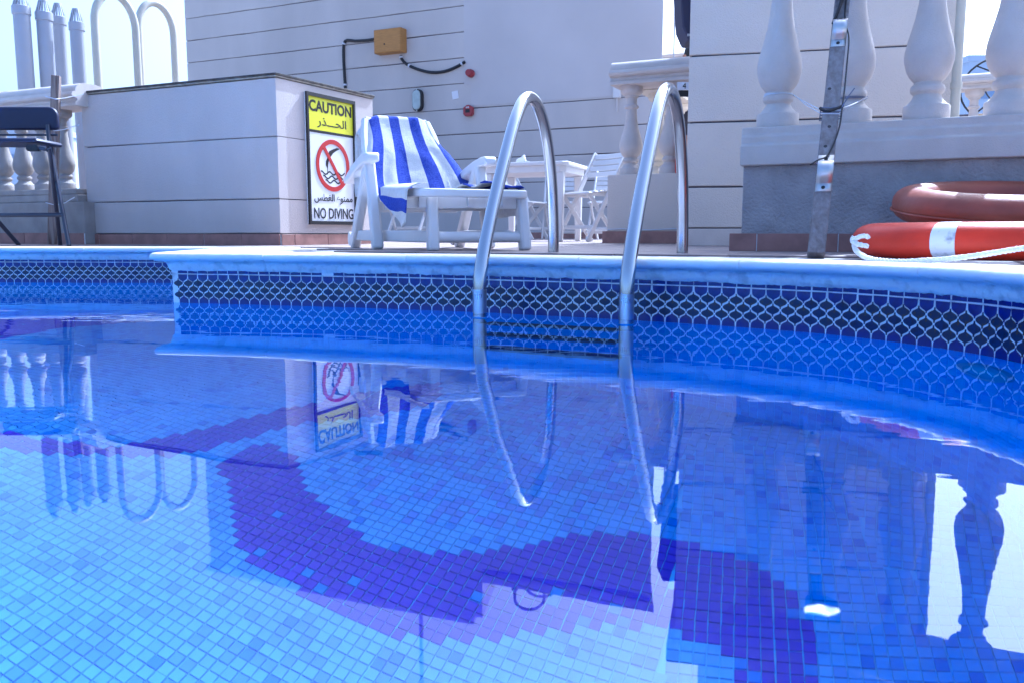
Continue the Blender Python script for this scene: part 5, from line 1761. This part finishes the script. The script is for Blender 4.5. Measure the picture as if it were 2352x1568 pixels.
vent('grey vent pipe farthest from the hoops, tallest of the four', 61, 50, 27, 6.9, 37)
vent('grey vent pipe second from the edge of the roof, behind the stake', 110, 104, 41, 7.0, 35)
vent('grey vent pipe overlapping behind the one next to the stake', 142, 138, 51, 7.2, 32)
vent('shortest grey vent pipe beside the cream hoops', 184, 178, 64, 7.1, 32)
def hoop(label, xa, xb, ytop, Ya, Yb):
    a = at(xa, 200, Ya); b = at(xb, 190, Yb)
    a, b = V2(a), V2(b)
    zt = at((xa + xb) / 2, ytop, (Ya + Yb) / 2).z
    t = thing('hoop_rail', label, 'handrail', (a.x, a.y, DECK), 'cream hooped rails behind the block')
    h = (b - a).length / 2; c = (a + b) / 2; d = (b - a).normalized()
    pts = [a + UP * DECK, a + UP * (zt - 2 * h)]
    pts += [c - d * h * math.cos(R(q)) + UP * (zt - 1.35 * h + 1.35 * h * math.sin(R(q))) for q in range(0, 181, 10)]
    pts += [b + UP * (zt - 2 * h), b + UP * DECK]
    mb = MB(); mb.tube(pts, 0.029, 14); mb.build('bent_tube', M_CREAMP, t, sharp=60)
    for p in (a, b):
        mb = MB(); mb.lathe([(0.031, 1.28), (0.031, 1.30)], p, 14); mb.build('tube_joint', M_CREAMP, t)
        mb = MB(); mb.lathe([(0.06, DECK), (0.06, DECK + 0.012)], p, 14); mb.build('foot_flange', M_CREAMP, t)
hoop('taller cream hooped rail next to the vent pipes', 226, 318, -12, 6.6, 6.9)
hoop('lower cream hooped rail next to the grey building', 325, 404, 8, 7.1, 7.4)

# ------------------------------------------------------------------ someone standing behind the side building
def person():
    ph = at(1583, 131, 7.4)
    H0 = ph.z
    base = Vector((ph.x + 0.05, ph.y, DECK))
    k = (H0 + 0.12 - DECK) / 1.72
    J = {'pel': (0, 0, .95), 'spine': (0, 0, 1.15), 'chest': (0, -.01, 1.32), 'neck': (0, 0, 1.47), 'head': (0, -.02, 1.60), 'top': (0, -.01, 1.68)}
    V = []; E_ = []; Rr = []
    idx_ = {}
    def add(n, p, r, par=None):
        idx_[n] = len(V); V.append(base + Vector(p) * k); Rr.append(r)
        if par: E_.append((idx_[par], idx_[n]))
    add('pel', J['pel'], (.15, .11)); add('spine', J['spine'], (.135, .10), 'pel'); add('chest', J['chest'], (.16, .115), 'spine'); add('neck', J['neck'], (.055, .055), 'chest')
    add('jaw', (0, -.02, 1.535), (.062, .07), 'neck'); add('head', J['head'], (.078, .095), 'jaw'); add('top', J['top'], (.06, .07), 'head')
    for s in (-1, 1):
        n = 'l' if s < 0 else 'r'
        add(n + 'sh', (s * .19, 0, 1.39), (.058, .058), 'chest'); add(n + 'el', (s * .24, .02, 1.12), (.042, .042), n + 'sh'); add(n + 'wr', (s * .24, -.06, .88), (.03, .03), n + 'el'); add(n + 'ha', (s * .235, -.09, .79), (.035, .02), n + 'wr')
        add(n + 'hip', (s * .09, 0, .90), (.095, .095), 'pel'); add(n + 'kn', (s * .10, -.02, .49), (.06, .06), n + 'hip'); add(n + 'an', (s * .10, .02, .09), (.042, .042), n + 'kn'); add(n + 'to', (s * .11, -.14, .035), (.04, .03), n + 'an')
    me = bpy.data.meshes.new('person'); me.from_pydata([tuple(v) for v in V], E_, [])
    o = bpy.data.objects.new('person', me); COL.objects.link(o)
    me.materials.append(M_SKIN)
    o.modifiers.new('skin', 'SKIN'); sub = o.modifiers.new('sub', 'SUBSURF'); sub.levels = 2; sub.render_levels = 2
    for i, r in enumerate(Rr): me.skin_vertices[0].data[i].radius = (r[0] * k, r[1] * k)
    me.skin_vertices[0].data[0].use_root = True
    tag(o, 'dark haired person half hidden behind the side building corner', 'person')
    hc = base + Vector((0, 0.0, 1.615)) * k
    mb = MB()
    mb.lathe([(0.094 * k * math.cos(R(a)), 0.10 * k * math.sin(R(a))) for a in range(-25, 91, 12)], hc + Vector((0, 0.012, 0.012)), 18)
    hcap = mb.build('hair', M_HAIR, o); 
    mb = MB(); mb.lathe([(.062 * k, 1.43 * k), (.17 * k, 1.40 * k), (.19 * k, 1.30 * k), (.17 * k, 1.1 * k), (.17 * k, .92 * k)], base, 20, sx=1.1); mb.build('shirt', M_SHIRT, o)
    mb = MB(); mb.lathe([(.02 * k, -.035 * k), (.028 * k, 0), (.02 * k, .035 * k)], base + Vector((-.088, -.005, 1.575)) * k, 8, X, Y, UP); mb.build('ear', M_SKIN, o)
person()

# orange red extinguisher beside the balustrade, nearly hidden by the steel rail
q0 = at(1556, 402, 6.12)
ex = thing('red_float', 'narrow orange red rescue float hanging by the chair balustrade', 'rescue float', tuple(q0))
z1_ = at(1556, 318, 6.12).z
mb = MB(); mb.lathe([(0.008, q0.z), (0.02, q0.z + 0.01), (0.022, q0.z + 0.06), (0.022, z1_ - .05), (0.012, z1_)], (q0.x + 0.004, q0.y, 0), 14); mb.build('float_body', M_ORANGE, ex)
mb = MB(); mb.lathe([(0.0225, (q0.z + z1_) / 2), (0.0225, (q0.z + z1_) / 2 + .03)], (q0.x + 0.004, q0.y, 0), 14); mb.build('white_ring', M_BAND, ex)
mb = MB(); mb.tube([(q0.x + .004, q0.y, z1_ - .01), (q0.x + .004, q0.y - .0, z1_ + .12), (q0.x + .004, q0.y + .1, CBZ + CBH)], 0.004, 6); mb.build('hanging_cord', M_WIRE, ex)
# small notice with a 4 on it
q = at(1572, 200, 5.6)
nt_ = thing('notice_plate', 'small white plate with a number half hidden behind the side building', 'sign', tuple(q))
mb = MB(); mb.obox((q.x - 0.045, 5.6, q.z - 0.02), (0.14, 0, 0), (0, 0.006, 0), (0, 0, 0.05)); mb.build('plate', M_PAPER, nt_)
mb = MB(); mb.obox((q.x - 0.035, 5.6, q.z - 0.06), (0.13, 0, 0), (0, 0.02, 0), (0, 0, 0.038)); mb.build('plate_clip', M_BLACK, nt_)
lettering('4', -0.012, -0.012, 0.022, 0.034, nt_, O=Vector((q.x, 5.6, q.z)), X=X, Y=UP, Z=-Y, lift=0.002)

# ------------------------------------------------------------------ small things in the water
q = gz(1888, 1407, 0.003)
pet = MB()
rows_ = []
for i in range(9):
    t = i / 8
    row = []
    for j in range(9):
        s_ = 2 * j / 8 - 1
        wdt = 0.0070 * math.sin(math.pi * min(.97, .06 + t * .9)) ** .7 * (1 + .25 * math.sin(9 * t + 2 * s_))
        row.append(Vector((q.x - 0.011 + 0.022 * t, q.y + wdt * s_, 0.0022 + 0.003 * s_ * s_ + .001 * math.sin(7 * t))))
    rows_.append(row)
pet.grid(rows_)
o = pet.build('petal', M_FOAM, sharp=0); o.modifiers.new('thick', 'SOLIDIFY').thickness = 0.0008
tag(o, 'small white petal floating on the water near the baluster reflection', 'petal')
# underwater lamp in the near wall
qi = near_path.near(gz(2285, 818, 0))
p, tg, nn = near_path.at(near_path.d[qi])
lp = thing('pool_light', 'round greenish pool light set in the wall under the water', 'pool light', (p.x, p.y, -0.3))
c = Vector((p.x - nn.x * 0.004, p.y - nn.y * 0.004, -0.22)); tg3 = Vector((tg.x, tg.y, 0)); n3 = -Vector((nn.x, nn.y, 0))
mb = MB(); mb.lathe([(0.085, -0.006), (0.085, 0.012), (0.068, 0.016)], c, 28, tg3, UP, n3); mb.build('rim', mat('green brass', (0.05, 0.20, 0.40), 0.4), lp)
mb = MB(); mb.lathe([(0.067, 0.010), (0.05, 0.02), (0.02, 0.026)], c, 28, tg3, UP, n3); mb.build('lens', mat('green lens', (0.07, 0.27, 0.50), 0.2), lp)


# hooped rail on the lower roof, seen mirrored in the pool
def mir(x, y, Yd):
    p = at(x, y, Yd); return Vector((p.x, p.y, -p.z))
for k, (xa, xb, yb_, lab) in enumerate(((1182, 1250, 1392, 'grey roof hoop on the lower part of the grey building, nearer the taller part'), (1206, 1285, 1370, 'grey roof hoop on the lower part of the grey building, farther from the taller part'))):
    a = mir(xa, 1330, 12.3 + .2 * k); b = mir(xb, 1330, 12.3 + .2 * k); zt = mir((xa + xb) / 2, yb_, 12.3).z
    t = thing('roof_hoop', lab, 'handrail', (a.x, a.y, BTOP2), 'roof hoops')
    w = (b.x - a.x)
    pts = [Vector((a.x, a.y, BTOP2 + .1)), Vector((a.x, a.y, zt - w * .45))] + [Vector(((a.x + b.x) / 2 - w / 2 * math.cos(R(q)), a.y, zt - w * .45 + w * .45 * math.sin(R(q)))) for q in range(15, 180, 15)] + [Vector((b.x, b.y, zt - w * .45)), Vector((b.x, b.y, BTOP2 + .1))]
    mb = MB(); mb.tube(pts, 0.025, 10); mb.build('bent_tube', M_PVC, t, sharp=60)
    for p in (a, b):
        mb = MB(); mb.lathe([(0.05, BTOP2 + .1), (0.05, BTOP2 + .13)], (p.x, p.y, 0), 12); mb.build('foot_flange', M_PVC, t)
